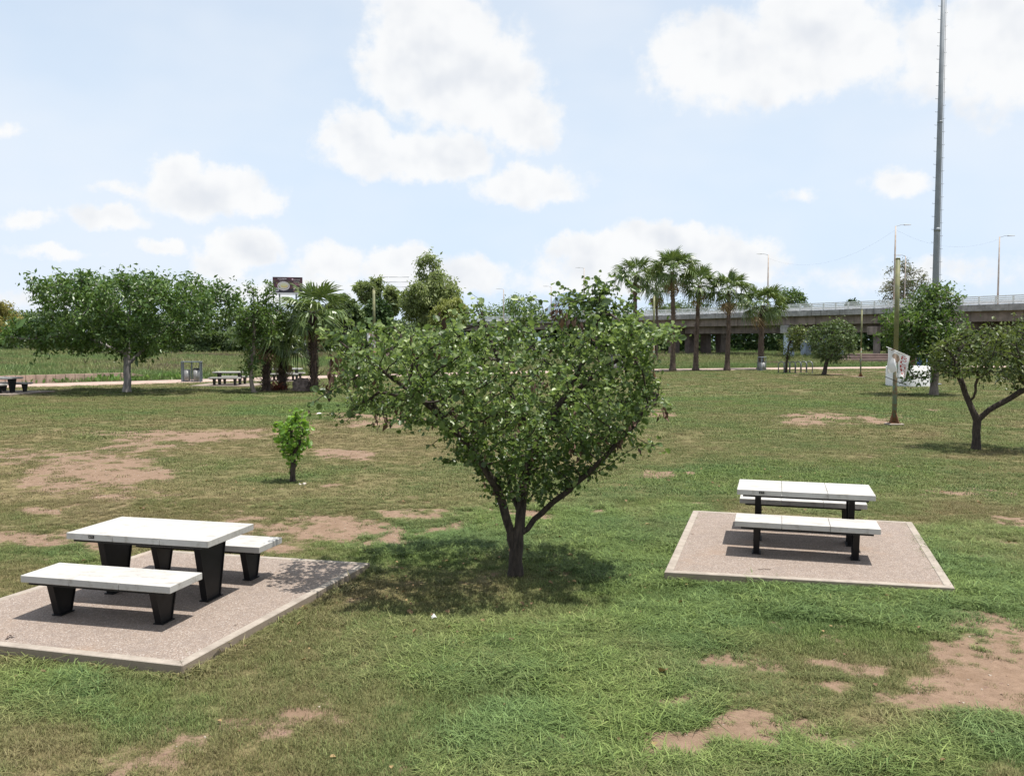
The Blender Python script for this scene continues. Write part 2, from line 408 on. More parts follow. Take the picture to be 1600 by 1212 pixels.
M['frond_dead'] = mat_leaf('palm_frond_dead', (.12, .082, .05), (.24, .17, .10), (.34, .26, .16), .2, .8)
M['pod'] = mat_leaf('dry_seed_pod', (.028, .014, .010), (.066, .034, .022), (.15, .09, .06), .1, .7)
M['red_leaf'] = mat_leaf('red_leaf', (.16, .04, .032), (.30, .09, .065), (.44, .21, .14), .2, .6)
def mat_reed():
    m = mat_leaf('reed_blade', (0, 0, 0), (0, 0, 0), (0, 0, 0), .35, .6); t = NT(m.node_tree); bs = t.n['Principled BSDF']
    a = t.node('ShaderNodeAttribute', attribute_name='tint').outputs['Fac']; q = t.node('ShaderNodeAttribute', attribute_name='lush', attribute_type='INSTANCER').outputs['Fac']
    g_ = t.mix(a, (.060, .105, .030), (.25, .345, .11)); y_ = t.mix(a, (.095, .11, .035), (.38, .39, .16)); b_ = t.mix(a, (.085, .068, .040), (.30, .25, .15))
    c = t.mix(t.ramp(q, .30, .55), g_, y_); c = t.mix(t.ramp(q, .66, .80), c, b_)
    t.l.new(c, bs.inputs['Base Color']); t.l.new(c, [n for n in t.n if n.type == 'BSDF_TRANSLUCENT'][0].inputs['Color']); return m
M['reed'] = mat_reed()
M['weed'] = mat_leaf('broadleaf_weed', (.06, .13, .03), (.16, .28, .07), (.30, .43, .13), .3, .45)

PATH = [(-75, 23.0), (-45, 45.0), (-33, 54.8), (-25.5, 60), (-13.5, 70.3), (0, 78.5), (14, 85), (36, 92), (60, 97), (110, 101)]
def path_y(x): return np.interp(x, [p[0] for p in PATH], [p[1] for p in PATH])
# ------------------------------------------------------------------ ground sheet
# bare patches and lush areas, read off the photograph and laid on the ground
SOIL = [(110,735,125,30,.62),(40,712,60,10,.5),(300,676,150,9,.85),(210,692,60,8,.6),(120,705,70,7,.5),(525,710,52,7,.9),(590,657,75,8,.8),(640,655,30,7,.7),(520,648,40,4,.7),
        (40,848,90,10,.8),(130,842,50,8,.6),(380,806,70,14,.62),(560,828,150,20,.68),(660,803,60,9,.7),(480,850,70,8,.75),(700,800,40,6,.5),(790,806,60,6,.6),
        (450,815,90,10,.6),(50,803,30,5,.7),(1305,651,46,8,.85),(1270,659,34,4,.6),(1420,641,26,3,.7),(1022,735,28,5,.9),(1080,733,14,3,.7),(1110,658,20,3,.3),(1025,642,25,6,.6),(905,798,20,5,.6),
        (1520,1060,150,60,.95),(1580,1000,90,40,.85),(1440,1085,70,32,.75),(1180,1045,80,16,.62),(1120,1050,40,10,.6),(1320,1040,30,10,.5),(1250,1052,36,12,.5),(1060,1155,70,20,.6),(1220,1150,90,26,.6),(1010,1135,25,8,.6),(1260,1130,50,12,.55),
        (1185,1090,40,12,.55),(1060,1085,60,9,.42),(1590,1110,50,22,.75),(1000,1160,50,14,.4),(870,1150,45,12,.38),(520,1110,90,30,.22),(230,1180,90,25,.30),(330,1130,90,22,.22),(480,1140,80,16,.2),
        (1580,815,60,9,.55),(1480,768,90,8,.42),(1350,580,90,3,.4),(1310,585,60,3,.4),(520,760,20,3,.4)]
LUSH = [(1250,760,420,45,1),(800,850,330,60,1),(1400,940,330,90,1),(1150,960,300,70,1.0),(900,1080,380,150,.85),(700,980,260,60,.45),(150,1080,260,50,.8),(1480,1170,300,60,1),(560,1050,160,40,.35),(640,1180,180,60,.55),
        (1500,860,200,50,.9),(60,870,150,20,.8),(960,900,220,60,1),(1330,700,280,26,.5),(1010,700,160,26,.3),(340,725,110,14,.35),(520,640,140,9,.7),(640,790,200,14,.25),(250,720,140,14,.35),(760,1110,250,70,.7),(860,820,160,34,1),
        (1250,640,500,24,.25),(1500,690,160,20,.5),(450,745,60,10,.6),(640,835,140,22,.9),(1100,800,80,60,1),(300,1090,120,30,.5)]
def blob_params(lst):
    out = []
    for (x, y, rx, ry, w) in lst:
        c = on_plane(x, y); r = on_plane(x+rx, y); f = on_plane(x, y-ry); n = on_plane(x, y+ry)
        out.append((c[0], (f[1]+n[1])/2, abs(r[0]-c[0]), (f[1]-n[1])/2, c[0]/c[1], w))
    return out
SOILB, LUSHB = blob_params(SOIL), blob_params(LUSH)
def field(x, y, bl, warp):
    x = np.asarray(x, float); y = np.asarray(y, float)
    out = np.zeros_like(x)
    sc = np.clip(y/12, .5, 6)
    wx = x + (fbm(x/sc/1.1, y/sc/1.1, 21, 4)-.5)*warp*sc; wy = y + (fbm(x/sc/1.1+9, y/sc/1.1, 31, 4)-.5)*warp*sc
    for (cx, cy, rx, ry, sh, w) in bl:
        dx = (wx-cx-sh*(wy-cy))/rx; dy = (wy-cy)/ry
        out = np.maximum(out, w*np.exp(-(dx*dx+dy*dy)**1.6*.7))
    return out
def soil_f(x, y):
    s = field(x, y, SOILB, 1.6)
    n = fbm(x/.30, y/.30, 5, 4); n3 = fbm(x/.9, y/.9, 6, 3); n2 = fbm(np.asarray(x)/1.6, np.asarray(y)/1.6, 8, 3)
    near = sstep(14, 6, y)
    return np.clip(s + (n-.5)*1.45 + (n3-.5)*1.25*sstep(.08, .3, s) + (n2-.52)*(.5+.1*near) - .03 + .12*sstep(.05, .25, s), 0, 1)
def lush_f(x, y):
    l = field(x, y, LUSHB, 2.2)
    n = fbm(np.asarray(x)/1.3, np.asarray(y)/1.3, 12, 4); n2 = fbm(np.asarray(x)/4., np.asarray(y)/4., 14, 3)
    sp = .37*sstep(24, 36, y)+.5*sstep(0, 6, y-path_y(x))*sstep(40, 60, y)+.04
    return np.clip(l*.80 + sp + (n-.5)*.80 + (n2-.5)*.70, 0, 1)

def axis(lo, hi, fine_lo, fine_hi, step, gr):
    a = list(np.arange(fine_lo, fine_hi, step)); s = step; x = fine_hi
    while x < hi: a.append(x); s *= gr; x += s
    a.append(hi); s = step; x = fine_lo - step
    while x > lo: a.insert(0, x); s *= gr; x -= s
    a.insert(0, lo); return np.array(a)
gx = axis(-4000, 4000, -9, 9, .075, 1.04); gy = axis(-600, 5000, 4.5, 17, .06, 1.03)
X, Y = np.meshgrid(gx, gy); nx, ny = len(gx), len(gy)
Z = ground_z(X, Y) + (fbm(X/.5, Y/.5, 44, 3)-.5)*.03*sstep(60, 20, np.abs(Y))
i = np.arange((ny-1)*(nx-1)); r_, c_ = i//(nx-1), i % (nx-1); a_ = r_*nx+c_
me = mesh_np('ground', np.stack([X, Y, Z], -1).reshape(-1, 3), np.stack([a_, a_+1, a_+nx+1, a_+nx], 1),
             {'soil': ('POINT', soil_f(X, Y).ravel()*sstep(110, 90, Y).ravel()), 'lush': ('POINT', lush_f(X, Y).ravel())}, True)
tag(link('ground', me, M['ground']), kind='structure')

# path along the far side of the lawn
def strip(name, pts, width, mat, lift):
    V = []; n = len(pts)
    for k, (x, y) in enumerate(pts):
        a, b = np.array(pts[max(k-1, 0)]), np.array(pts[min(k+1, n-1)]); d = (b-a)/np.linalg.norm(b-a); nn = np.array([-d[1], d[0]])
        for s in (-.5, .5):
            q = np.array([x, y]) + nn*s*width; V.append((q[0], q[1], float(ground_z(q[0], q[1]))+lift))
        # gutter side down to the soil
    V = np.array(V); lo = V.copy(); lo[:, 2] -= .3
    k = np.arange(n-1)*2; m = len(V)
    Fq = np.concatenate([np.stack([k, k+2, k+3, k+1], 1), np.stack([k, k+m, k+m+2, k+2], 1), np.stack([k+1, k+3, k+3+m, k+1+m], 1)])
    return tag(link(name, mesh_np(name, np.concatenate([V, lo]), Fq), mat), kind='structure')
xs = np.linspace(-75, 110, 90)
strip('path', [(x, float(path_y(x))+math.sin(x*.1)*.2) for x in xs], 4.2, M['path'], .05)
strip('far_track', [(x, 152+.05*x) for x in np.linspace(4, 33, 12)], 5, M['path'], .25)

# ------------------------------------------------------------------ picnic pads and tables
FIT = [(-3.9009, 9.7013, -.2416, .10), (3.9941, 11.9349, -.2911, .185)]
PADS = []
def pad(corners, name_label, th):
    th_up = corners[0][2]
    root = empty('picnic_pad', np.mean(corners, 0)*[1, 1, 0] + [0, 0, th_up-.14]); tag(root, kind='structure')
    o = np.array(root.location); P = [np.array(c)-o for c in corners]
    ctr = np.mean(P, 0); n = 4
    def inset(w):
        out = []
        for k in range(4):
            p, a, b = P[k], P[k-1], P[(k+1) % 4]
            u = (a-p)/np.linalg.norm(a-p); v = (b-p)/np.linalg.norm(b-p); s = np.linalg.norm(np.cross(u, v))
            out.append(p + (u+v)*w/s)
        return out
    I = inset(.098); dn = np.array([0, 0, -.42])
    for k in range(4):
        q = (k+1) % 4
        MB().prism([P[k]+dn, P[q]+dn, I[q]+dn, I[k]+dn], [P[k], P[q], I[q], I[k]], .007).build('kerb', M['kerb'], root)
    J = inset(.100); z = np.array([0, 0, -.006])
    # slab surface as a fine sheet so that it is not perfectly flat
    nn = 24; V = []
    for a in range(nn+1):
        for b in range(nn+1):
            s, t = a/nn, b/nn
            p = (J[0]*(1-s)+J[1]*s)*(1-t) + (J[3]*(1-s)+J[2]*s)*t + z
            e = min(s, 1-s, t, 1-t); p[2] += (float(vnoise(p[0]*2.3, p[1]*2.3, 77))-.5)*.006*min(1, e*8); V.append(p)
    k = np.arange(nn*nn); r, c = k//nn, k % nn; q = r*(nn+1)+c
    link('slab', mesh_np('slab', np.array(V), np.stack([q, q+nn+1, q+nn+2, q+1], 1), None, True), M['aggregate'], root)
    PADS.append([tuple(c[:2]) for c in corners])
    return root
z0 = .10
A0 = on_plane(285, 1039, z0); B0 = on_plane(578, 879, z0); D0 = on_plane(240, 857.5, z0); E0 = on_plane(0, 1007.5, z0); W0 = on_plane(0, 933.5, z0)
# the corner outside the frame: where the front and the left edge meet
def meet(p, d, q, e):
    t = np.linalg.solve(np.array([[d[0], -e[0]], [d[1], -e[1]]]), (q-p)[:2])[0]; return p + d*t
L0 = meet(A0, E0-A0, D0, W0-D0); L0 = L0 if np.linalg.norm(L0-A0) < 6 else A0 + (D0-B0)
pad([L0, A0, B0, D0], 'left', -.24)
z1 = .185
pad([on_plane(1038, 893, z1), on_plane(1492, 918, z1), on_plane(1425, 815, z1), on_plane(1083, 797, z1)], 'right', -.29)

def trapezoid_leg(h, top, bot, th, parent, x, y, name='leg'):
    b = MB()
    # web plate with a flange along both sloping edges, and a foot plate
    s = 1
    b.prism([(x-th*.15, y-bot/2, 0), (x+th*.35, y-bot/2, 0), (x+th*.35, y+bot/2, 0), (x-th*.15, y+bot/2, 0)],
            [(x-th*.15, y-top/2, h), (x+th*.35, y-top/2, h), (x+th*.35, y+top/2, h), (x-th*.15, y+top/2, h)])
    for sg in (-1, 1):
        e = .012
        b.prism([(x-th/2, y+sg*(bot/2-e), 0), (x+th/2, y+sg*(bot/2-e), 0), (x+th/2, y+sg*bot/2+sg*.003, 0), (x-th/2, y+sg*bot/2+sg*.003, 0)],
                [(x-th/2, y+sg*(top/2-e), h), (x+th/2, y+sg*(top/2-e), h), (x+th/2, y+sg*top/2+sg*.003, h), (x-th/2, y+sg*top/2+sg*.003, h)])
    b.box((x, y, .006), (th*1.5, bot*1.15, .012))
    return b.build(name, M['black_steel'], parent)
def slab_thing(name, L, W, h, T, legx, ltop, lbot, plaque=False):
    root = empty(name)
    cuts = [-L/2, -L/2+L*.333, -L/2+L*.664, L/2]
    for a, b in zip(cuts, cuts[1:]):
        g0 = .0022
        MB().box(((a+b)/2, 0, h-T/2), (b-a-2*g0, W, T), None, .0035).build('panel', M['white'], root)
    fr = MB(); rl = L-.16
    for sg in (-1, 1): fr.box((0, sg*(W/2-.035), h-T-.013), (rl, .03, .024))
    for sg in (-1, 1): fr.box((sg*legx, 0, h-T-.0125), (.05, W-.11, .023))
    fr.build('frame', M['black_steel'], root)
    for sg in (-1, 1): trapezoid_leg(h-T-.026, ltop, lbot, .075, root, sg*legx, 0)
    if plaque:
        pq = MB().box((-L/2+L*.185, -W/2-.003, h-T*.42), (.068, .006, .032)).build('plaque', M['plaque'], root)
        MB().box((-L/2+L*.185+.012, -W/2-.0075, h-T*.42+.004), (.022, .003, .005)).box((-L/2+L*.185-.014, -W/2-.0075, h-T*.42), (.012, .003, .012)).build('plaque_print', M['plaque_mark'], pq)
    return root
table0 = slab_thing('picnic_table', 1.743, .907, .75, .07, .60, .52, .25, True)
bench0 = slab_thing('bench', 1.741, .54, .45, .07, .60, .36, .17)
used = set()
def put(proto, x, y, z, th, label, cat, group, scale=1):
    o = proto if proto.name not in used else copy_tree(proto); used.add(proto.name)
    o.location = (x, y, z); o.rotation_euler = (0, 0, th); o.scale = (scale,)*3
    return tag(o, label, cat, group)
def picnic(x, y, z, th, lt, lf, lb, scale=1, gr='white slab picnic tables on the lawn', gb='white slab benches beside the picnic tables', front=True):
    put(table0, x, y, z, th, lt, 'picnic table', gr, scale)
    for sg, lab in ((-1, lf), (1, lb)):
        put(bench0, x - sg*.835*scale*math.sin(th), y + sg*.835*scale*math.cos(th), z, th, lab, 'bench', gb, scale)
(xa, ya, ta, za), (xb, yb, tb, zb) = FIT
picnic(xa, ya, za-.004, ta, 'large white concrete picnic table on black tapered legs, nearest left pad', 'white bench in front of the left picnic table, nearest the camera', 'white bench half hidden behind the left picnic table')
picnic(xb, yb, zb-.004, tb, 'white picnic table seen edge-on on the pad right of the big bush', 'white bench in front of the right picnic table', 'white bench behind the right picnic table, seen under its top')

# far tables on their own low pads
def far_pad(cx, cy, w, d, th):
    c, s = math.cos(th), math.sin(th); z = float(ground_z(cx, cy))
    z = max(z, *[float(ground_z(cx+a, cy+b)) for a in (-w/2, w/2) for b in (-d/2, d/2)])+.07
    return pad([np.array([cx+lx*c-ly*s, cy+lx*s+ly*c, z]) for lx, ly in ((-w/2, -d/2), (w/2, -d/2), (w/2, d/2), (-w/2, d/2))], '', th), z
for (px, py, th, sc, l1, l2, l3) in [
    (352, 603.5, -.03, 1.10, 'distant white picnic table between the bin stand and the slender tree', 'front bench of the distant table beside the bin stand', 'rear bench of the distant table beside the bin stand'),
    (444, 596, -.03, 1.12, 'distant white picnic table behind the shaggy palm trunks', 'front bench of the table behind the palm trunks', 'rear bench of the table behind the palm trunks'),
    (-12, 617, -.2, 1.1, 'white picnic table cut off by the left edge of the view', 'front bench of the table cut off at the left edge', 'rear bench of the table cut off at the left edge')]:
    p = gnd(px, py); y = p[1]+.9
    pr, z = far_pad(p[0], y, 3.9, 3.4, th)
    picnic(p[0], y, z-.004, th, l1, l2, l3, sc)

# ------------------------------------------------------------------ trees: branches grow into a crown volume, leaves sit on the twigs
def in_poly(poly, x, y):
    inside = np.zeros(len(x), bool); n = len(poly)
    for i in range(n):
        x1, y1 = poly[i]; x2, y2 = poly[(i+1) % n]
        if y1 == y2: continue
        cond = ((y1 > y) != (y2 > y)) & (x < (x2-x1)*(y-y1)/(y2-y1)+x1); inside ^= cond
    return inside
def crown_points(poly, Y0, n, r, depth=.85, shell=.35, clump=0):
    """points filling a crown volume that has the given outline and a rounded depth"""
    poly = np.array(poly, float); lo, hi = poly.min(0), poly.max(0); out = []
    grid = np.arange(lo[1], hi[1]+1, max(1, (hi[1]-lo[1])/60)); hw = []
    xsamp = np.linspace(lo[0], hi[0], 160)
    for yy in grid:
        ins = in_poly(poly, xsamp, np.full_like(xsamp, yy+.01)); q = xsamp[ins]
        hw.append((q.mean(), max(2., (q.max()-q.min())/2)) if len(q) else (poly[:, 0].mean(), 2.))
    hw = np.array(hw); m = F/Y0
    while sum(map(len, out)) < n:
        x = r.uniform(lo[0], hi[0], n*2); y = r.uniform(lo[1], hi[1], n*2); k = in_poly(poly, x, y); x, y = x[k], y[k]
        c = np.interp(y, grid, hw[:, 0]); w = np.interp(y, grid, hw[:, 1])
        e = np.sqrt(np.clip(1-((x-c)/w)**2, .02, 1)); d = r.uniform(-1, 1, len(x)); d = np.sign(d)*np.abs(d)**(1-shell)
        dy = d*e*w*depth/m; YY = Y0 + dy
        u = (x-CX)/F; v = -(y-CY)/F; cs, sn = math.cos(PITCH), math.sin(PITCH)
        # placed at the crown's own scale, so that the volume keeps its size in depth
        s = Y0/(cs+v*sn); p = np.stack([u*s, YY, H+(-sn+v*cs)*s], 1)
        if clump:
            nz = np.array(vnoise(p[:, 0]*clump+p[:, 1]*.6*clump, p[:, 2]*clump*1.3+p[:, 1]*.8*clump, 61)); p = p[nz > np.quantile(nz, .30)]
        out.append(p)
    return np.concatenate(out)[:n]
def resample(pts, step):
    pts = np.array(pts, float); out = [pts[0]]
    for a, b in zip(pts, pts[1:]):
        k = max(1, int(np.linalg.norm(b-a)/step))
        for j in range(1, k+1): out.append(a+(b-a)*j/k)
    return out
def grow(limbs, attr, step, kill, iters, r, wig=.15, up=.0):
    """limbs: list of polylines; each starts on an earlier one. returns nodes and parents"""
    P, par = [], []
    for ln in limbs:
        q = resample(ln, step)
        if not P: P.append(q[0]); par.append(-1); prev = 0
        else: prev = int(np.argmin(((np.array(P)-q[0])**2).sum(1)))
        for p in q[1:]: P.append(p + r.normal(0, step*.06, 3)); par.append(prev); prev = len(P)-1
    P = np.array(P); par = list(par); A = attr.copy()
    d2 = ((A[:, None]-P[None])**2).sum(2); near = d2.argmin(1); nd = d2.min(1)
    seen = {}
    for _ in range(iters):
        if not len(A): break
        k = np.unique(near); dirs = A-P[near]; dirs /= np.linalg.norm(dirs, axis=1)[:, None]+1e-9
        S = np.zeros((len(P), 3)); np.add.at(S, near, dirs)
        S = S[k]; S[:, 2] += up; S += r.normal(0, wig, S.shape)*np.linalg.norm(S, axis=1)[:, None]; S /= np.linalg.norm(S, axis=1)[:, None]+1e-9
        N = P[k]+S*step
        ok = np.array([seen.get(int(a), 0) < 4 for a in k])
        for a in k: seen[int(a)] = seen.get(int(a), 0)+1
        k, N = k[ok], N[ok]
        if not len(k): break
        base = len(P); P = np.concatenate([P, N]); par += list(k)
        dd = ((A[:, None]-N[None])**2).sum(2); j = dd.argmin(1); v = dd.min(1); up_ = v < nd
        near[up_] = base+j[up_]; nd[up_] = v[up_]
        keep = nd > kill*kill; A, near, nd = A[keep], near[keep], nd[keep]
    return P, np.array(par)
def branch_radii(P, par, rbase, rtip, expo=2.25):
    n = len(P); cnt = np.zeros(n); kids = np.bincount(par[par >= 0], minlength=n)
    cnt[kids == 0] = 1
    for i in range(n-1, 0, -1): cnt[par[i]] += cnt[i]
    return np.maximum(rtip, rbase*(cnt/cnt[0])**(1/expo)), cnt, kids
def branch_mesh(name, P, par, R, flare=1.35):
    n = len(P); ch = [[] for _ in range(n)]
    for i in range(1, n): ch[par[i]].append(i)
    V, Fq = [], []; stack = [(0, -1)]; cosk = {}
    while stack:
        s, f = stack.pop(); chain = [f] if f >= 0 else []; c = s
        while True:
            chain.append(c)
            if not ch[c]: break
            o = sorted(ch[c], key=lambda q: -R[q])
            for q in o[1:]: stack.append((q, c))
            c = o[0]
        if len(chain) < 2: continue
        pts = P[chain]; rad = R[chain].copy()
        if f >= 0: rad[0] = min(rad[0], rad[1]*1.25)
        k = 10 if rad[1] > .05 else (6 if rad[1] > .018 else (4 if rad[1] > .007 else 3))
        if f < 0: rad[0] *= flare; rad[1] *= 1+(flare-1)*.35
        d = np.gradient(pts, axis=0); d /= np.linalg.norm(d, axis=1)[:, None]+1e-9
        ref = np.array([1., 0, 0]) if abs(d[0][0]) < .8 else np.array([0, 1., 0])
        u = np.cross(d, ref); u /= np.linalg.norm(u, axis=1)[:, None]+1e-9; w = np.cross(d, u)
        a = np.arange(k)*2*PI/k
        ring = pts[:, None] + (u[:, None]*np.cos(a)[None, :, None] + w[:, None]*np.sin(a)[None, :, None])*rad[:, None, None]
        b = sum(map(len, V)) if False else branch_mesh.base
        V.append(ring.reshape(-1, 3)); m = len(pts)
        ii, jj = np.meshgrid(np.arange(m-1), np.arange(k), indexing='ij')
        q0 = b+ii*k+jj; q1 = b+ii*k+(jj+1) % k
        Fq.append(np.stack([q0, q1, q1+k, q0+k], -1).reshape(-1, 4)); branch_mesh.base += m*k
    branch_mesh.base = 0
    return mesh_np(name, np.concatenate(V), np.concatenate(Fq), None, True)
branch_mesh.base = 0

# leaf outlines: (along, across, lift) with the stalk at the origin, and their faces
ROUND = (np.array([[0, 0, 0], [.28, .40, .20], [.72, .42, .22], [1, .12, -.02], [1, -.12, -.02], [.72, -.42, .22], [.28, -.40, .20], [.55, 0, -.05]]),
         [np.array([[0, 7, 1, 0], [1, 7, 2, 1]])[:, :3], np.array([[2, 7, 3], [4, 7, 5], [5, 7, 6], [6, 7, 0], [3, 7, 4]])])
LANCE = (np.array([[0, 0, 0], [.45, .21, .07], [1, 0, -.12], [.45, -.21, .07], [.5, 0, 0]]), [np.array([[0, 4, 1], [1, 4, 2], [0, 3, 4], [3, 2, 4]])])
DIAMOND = (np.array([[0, 0, 0], [.5, .32, .08], [1, 0, -.08], [.5, -.32, .08]]), [np.array([[0, 2, 1], [0, 3, 2]])])
STRIP = (np.array([[0, .06, 0], [0, -.06, 0], [.5, .07, -.05], [.5, -.07, -.05], [1, 0, -.3]]), [np.array([[0, 1, 3], [0, 3, 2], [2, 3, 4]])])
BLADE = (np.array([[0, .03, 0], [0, -.03, 0], [.5, .04, -.05], [.5, -.04, -.05], [1, 0, -.3]]), [np.array([[0, 1, 3], [0, 3, 2], [2, 3, 4]])])
def leaf_mesh(name, pos_, along, nrm, size, shape, tint):
    T, FF = shape; n = len(pos_)
    al = along/(np.linalg.norm(along, axis=1)[:, None]+1e-9); sd = np.cross(nrm, al); sd /= np.linalg.norm(sd, axis=1)[:, None]+1e-9; nm = np.cross(al, sd)
    V = pos_[:, None] + size[:, None, None]*(al[:, None]*T[None, :, 0:1] + sd[:, None]*T[None, :, 1:2] + nm[:, None]*T[None, :, 2:3])
    off = (np.arange(n)*len(T))[:, None, None]; faces = np.concatenate([(f[None]+off).reshape(-1, 3) for f in FF])
    tt = np.concatenate([np.repeat(tint, len(f)) for f in FF])
    return mesh_np(name, V.reshape(-1, 3), faces, {'tint': ('FACE', tt)})
def place_leaves(P, par, kids, cnt, r, per, spread, droop, size, svar=.3, twig=3, uplift=.6):
    tips = np.where(cnt <= twig)[0]; tips = tips[par[tips] >= 0]
    k = r.poisson(per, len(tips)); idx = np.repeat(tips, k); n = len(idx)
    a, b = P[par[idx]], P[idx]; t = r.uniform(0, 1.25, n)[:, None]; d = b-a
    p = a+d*t + r.normal(0, spread, (n, 3))
    al = d/(np.linalg.norm(d, axis=1)[:, None]+1e-9)*.5 + r.normal(0, .75, (n, 3)); al[:, 2] -= droop
    nm = r.normal(0, .65, (n, 3)); nm[:, 2] += uplift
    s = size*np.exp(r.normal(0, svar, n))
    return p, al, nm, s
def tinting(p, r, f=1.2, var=.22, base=.45):
    c = np.array(vnoise(p[:, 0]*f+p[:, 1]*.7*f, p[:, 2]*f+p[:, 1]*.4*f, 91)); return np.clip(base+(c-.5)*.7+r.normal(0, var, len(p)), 0, 1)

def tree(name, label, limbs, poly, Y, leafmat, barkmat, rbase, seed, n_attr=350, step=.3, kill=.45, iters=70, rtip=.006, per=7, spread=.12, droop=.3,
         size=.1, shape=DIAMOND, depth=.85, group=None, twig=3, clump=0, wig=.15, cat='tree', tint=(1.2, .22, .45), extra=None, up=0., trunk_name='trunk', uplift=.6, shell=.35, more=(), thin=None):
    r = np.random.default_rng(seed)
    A = crown_points(poly, Y, n_attr, r, depth, shell, clump)
    if thin: A = A[~((A[:, 0] < (thin[0]-CX)/F*A[:, 1]) & (r.random(len(A)) < thin[1]))]
    for q_, n_ in more: A = np.concatenate([A, crown_points(q_, Y, n_, r, depth, shell, 0)])
    P, par = grow(limbs, A, step, kill, iters, r, wig, up)
    R, cnt, kids = branch_radii(P, par, rbase, rtip)
    base = np.array(limbs[0][0]); root = empty(name, base); tag(root, label, cat, group)
    link(trunk_name, branch_mesh(trunk_name, P-base, par, R), barkmat, root)
    p, al, nm, s = place_leaves(P, par, kids, cnt, r, per, spread, droop, size, .28, twig, uplift)
    if extra is not None:
        q = extra(P, par, r); p, al, nm, s = [np.concatenate([u, v]) for u, v in zip((p, al, nm, s), q)]
    tag(link('crown', leaf_mesh('crown', p-base, al, nm, s, shape, tinting(p, r, *tint)), leafmat, root), kind='stuff')
    return root, P, par, cnt
def L(pts, Y, dys=None):                             # a limb: places in the photograph, at the tree's distance, with an offset in depth
    dys = dys or [0]*len(pts); out = []
    for (x, y), d in zip(pts, dys):
        p = at(x, y, Y); p[1] += d; out.append(p)
    return out
def on_ground(px, py):
    p = gnd(px, py); p[2] -= .03; return p

# --- the big bushy tree in the middle
b = on_ground(805, 899); Y = b[1]
limbs = [[b]+L([(806, 865), (812, 820), (817, 775), (826, 730), (838, 690)], Y, [0, 0, .05, .1, .2]),
         L([(806, 868), (797, 830), (786, 785), (770, 745), (748, 706)], Y, [0, 0, -.1, -.25, -.4]),
         L([(814, 838), (836, 812), (865, 782), (905, 745), (945, 705)], Y, [0, .02, -.1, -.2, -.3]),
         L([(815, 795), (832, 778), (848, 755)], Y, [0, .2, .5]), L([(813, 805), (800, 778), (790, 740), (775, 690)], Y, [0, .3, .6, .9]),
         L([(748, 706), (715, 665), (668, 622), (600, 572), (552, 540), (522, 518)], Y, [-.4, -.5, -.5, -.55, -.5, -.5]),
         L([(770, 745), (735, 690), (690, 640), (640, 600)], Y, [-.25, -.4, -.5, -.7]),
         L([(838, 690), (880, 630), (915, 560), (938, 490), (948, 440)], Y, [.2, .2, .1, 0, 0]),
         L([(945, 705), (985, 660), (1010, 630), (1030, 618)], Y, [-.3, -.3, -.2, 0]),
         L([(880, 630), (940, 580), (1000, 545), (1048, 520)], Y, [.2, .2, .3, .3]),
         L([(690, 640), (650, 560), (620, 510)], Y, [-.5, -.3, -.2]), L([(838, 690), (800, 620), (770, 540), (745, 470)], Y, [.2, .1, 0, 0]),
         L([(660, 618), (600, 610), (565, 632), (545, 648)], Y, [-.5, -.4, -.4, -.5]),
         L([(905, 745), (950, 718), (990, 690), (1022, 688)], Y, [-.2, -.3, -.4, -.4]),
         L([(600, 572), (560, 590), (520, 615), (505, 628)], Y, [-.55, -.6, -.7, -.8])]
CROWN = [(508, 526), (528, 510), (560, 518), (590, 510), (620, 517), (650, 508), (690, 518), (720, 512), (745, 516), (770, 506), (800, 498), (835, 496), (862, 472),
         (905, 452), (935, 434), (958, 440), (966, 470), (985, 492), (1010, 505), (1046, 512), (1050, 532), (1012, 540), (1008, 560), (1030, 590), (1026, 616), (1012, 645), (996, 676), (968, 696),
         (940, 714), (912, 736), (896, 750), (876, 772), (852, 776), (830, 784), (800, 778), (772, 790), (755, 770), (735, 738), (700, 706), (680, 672), (645, 652), (600, 655), (560, 648), (540, 630), (545, 600), (520, 575), (525, 545)]
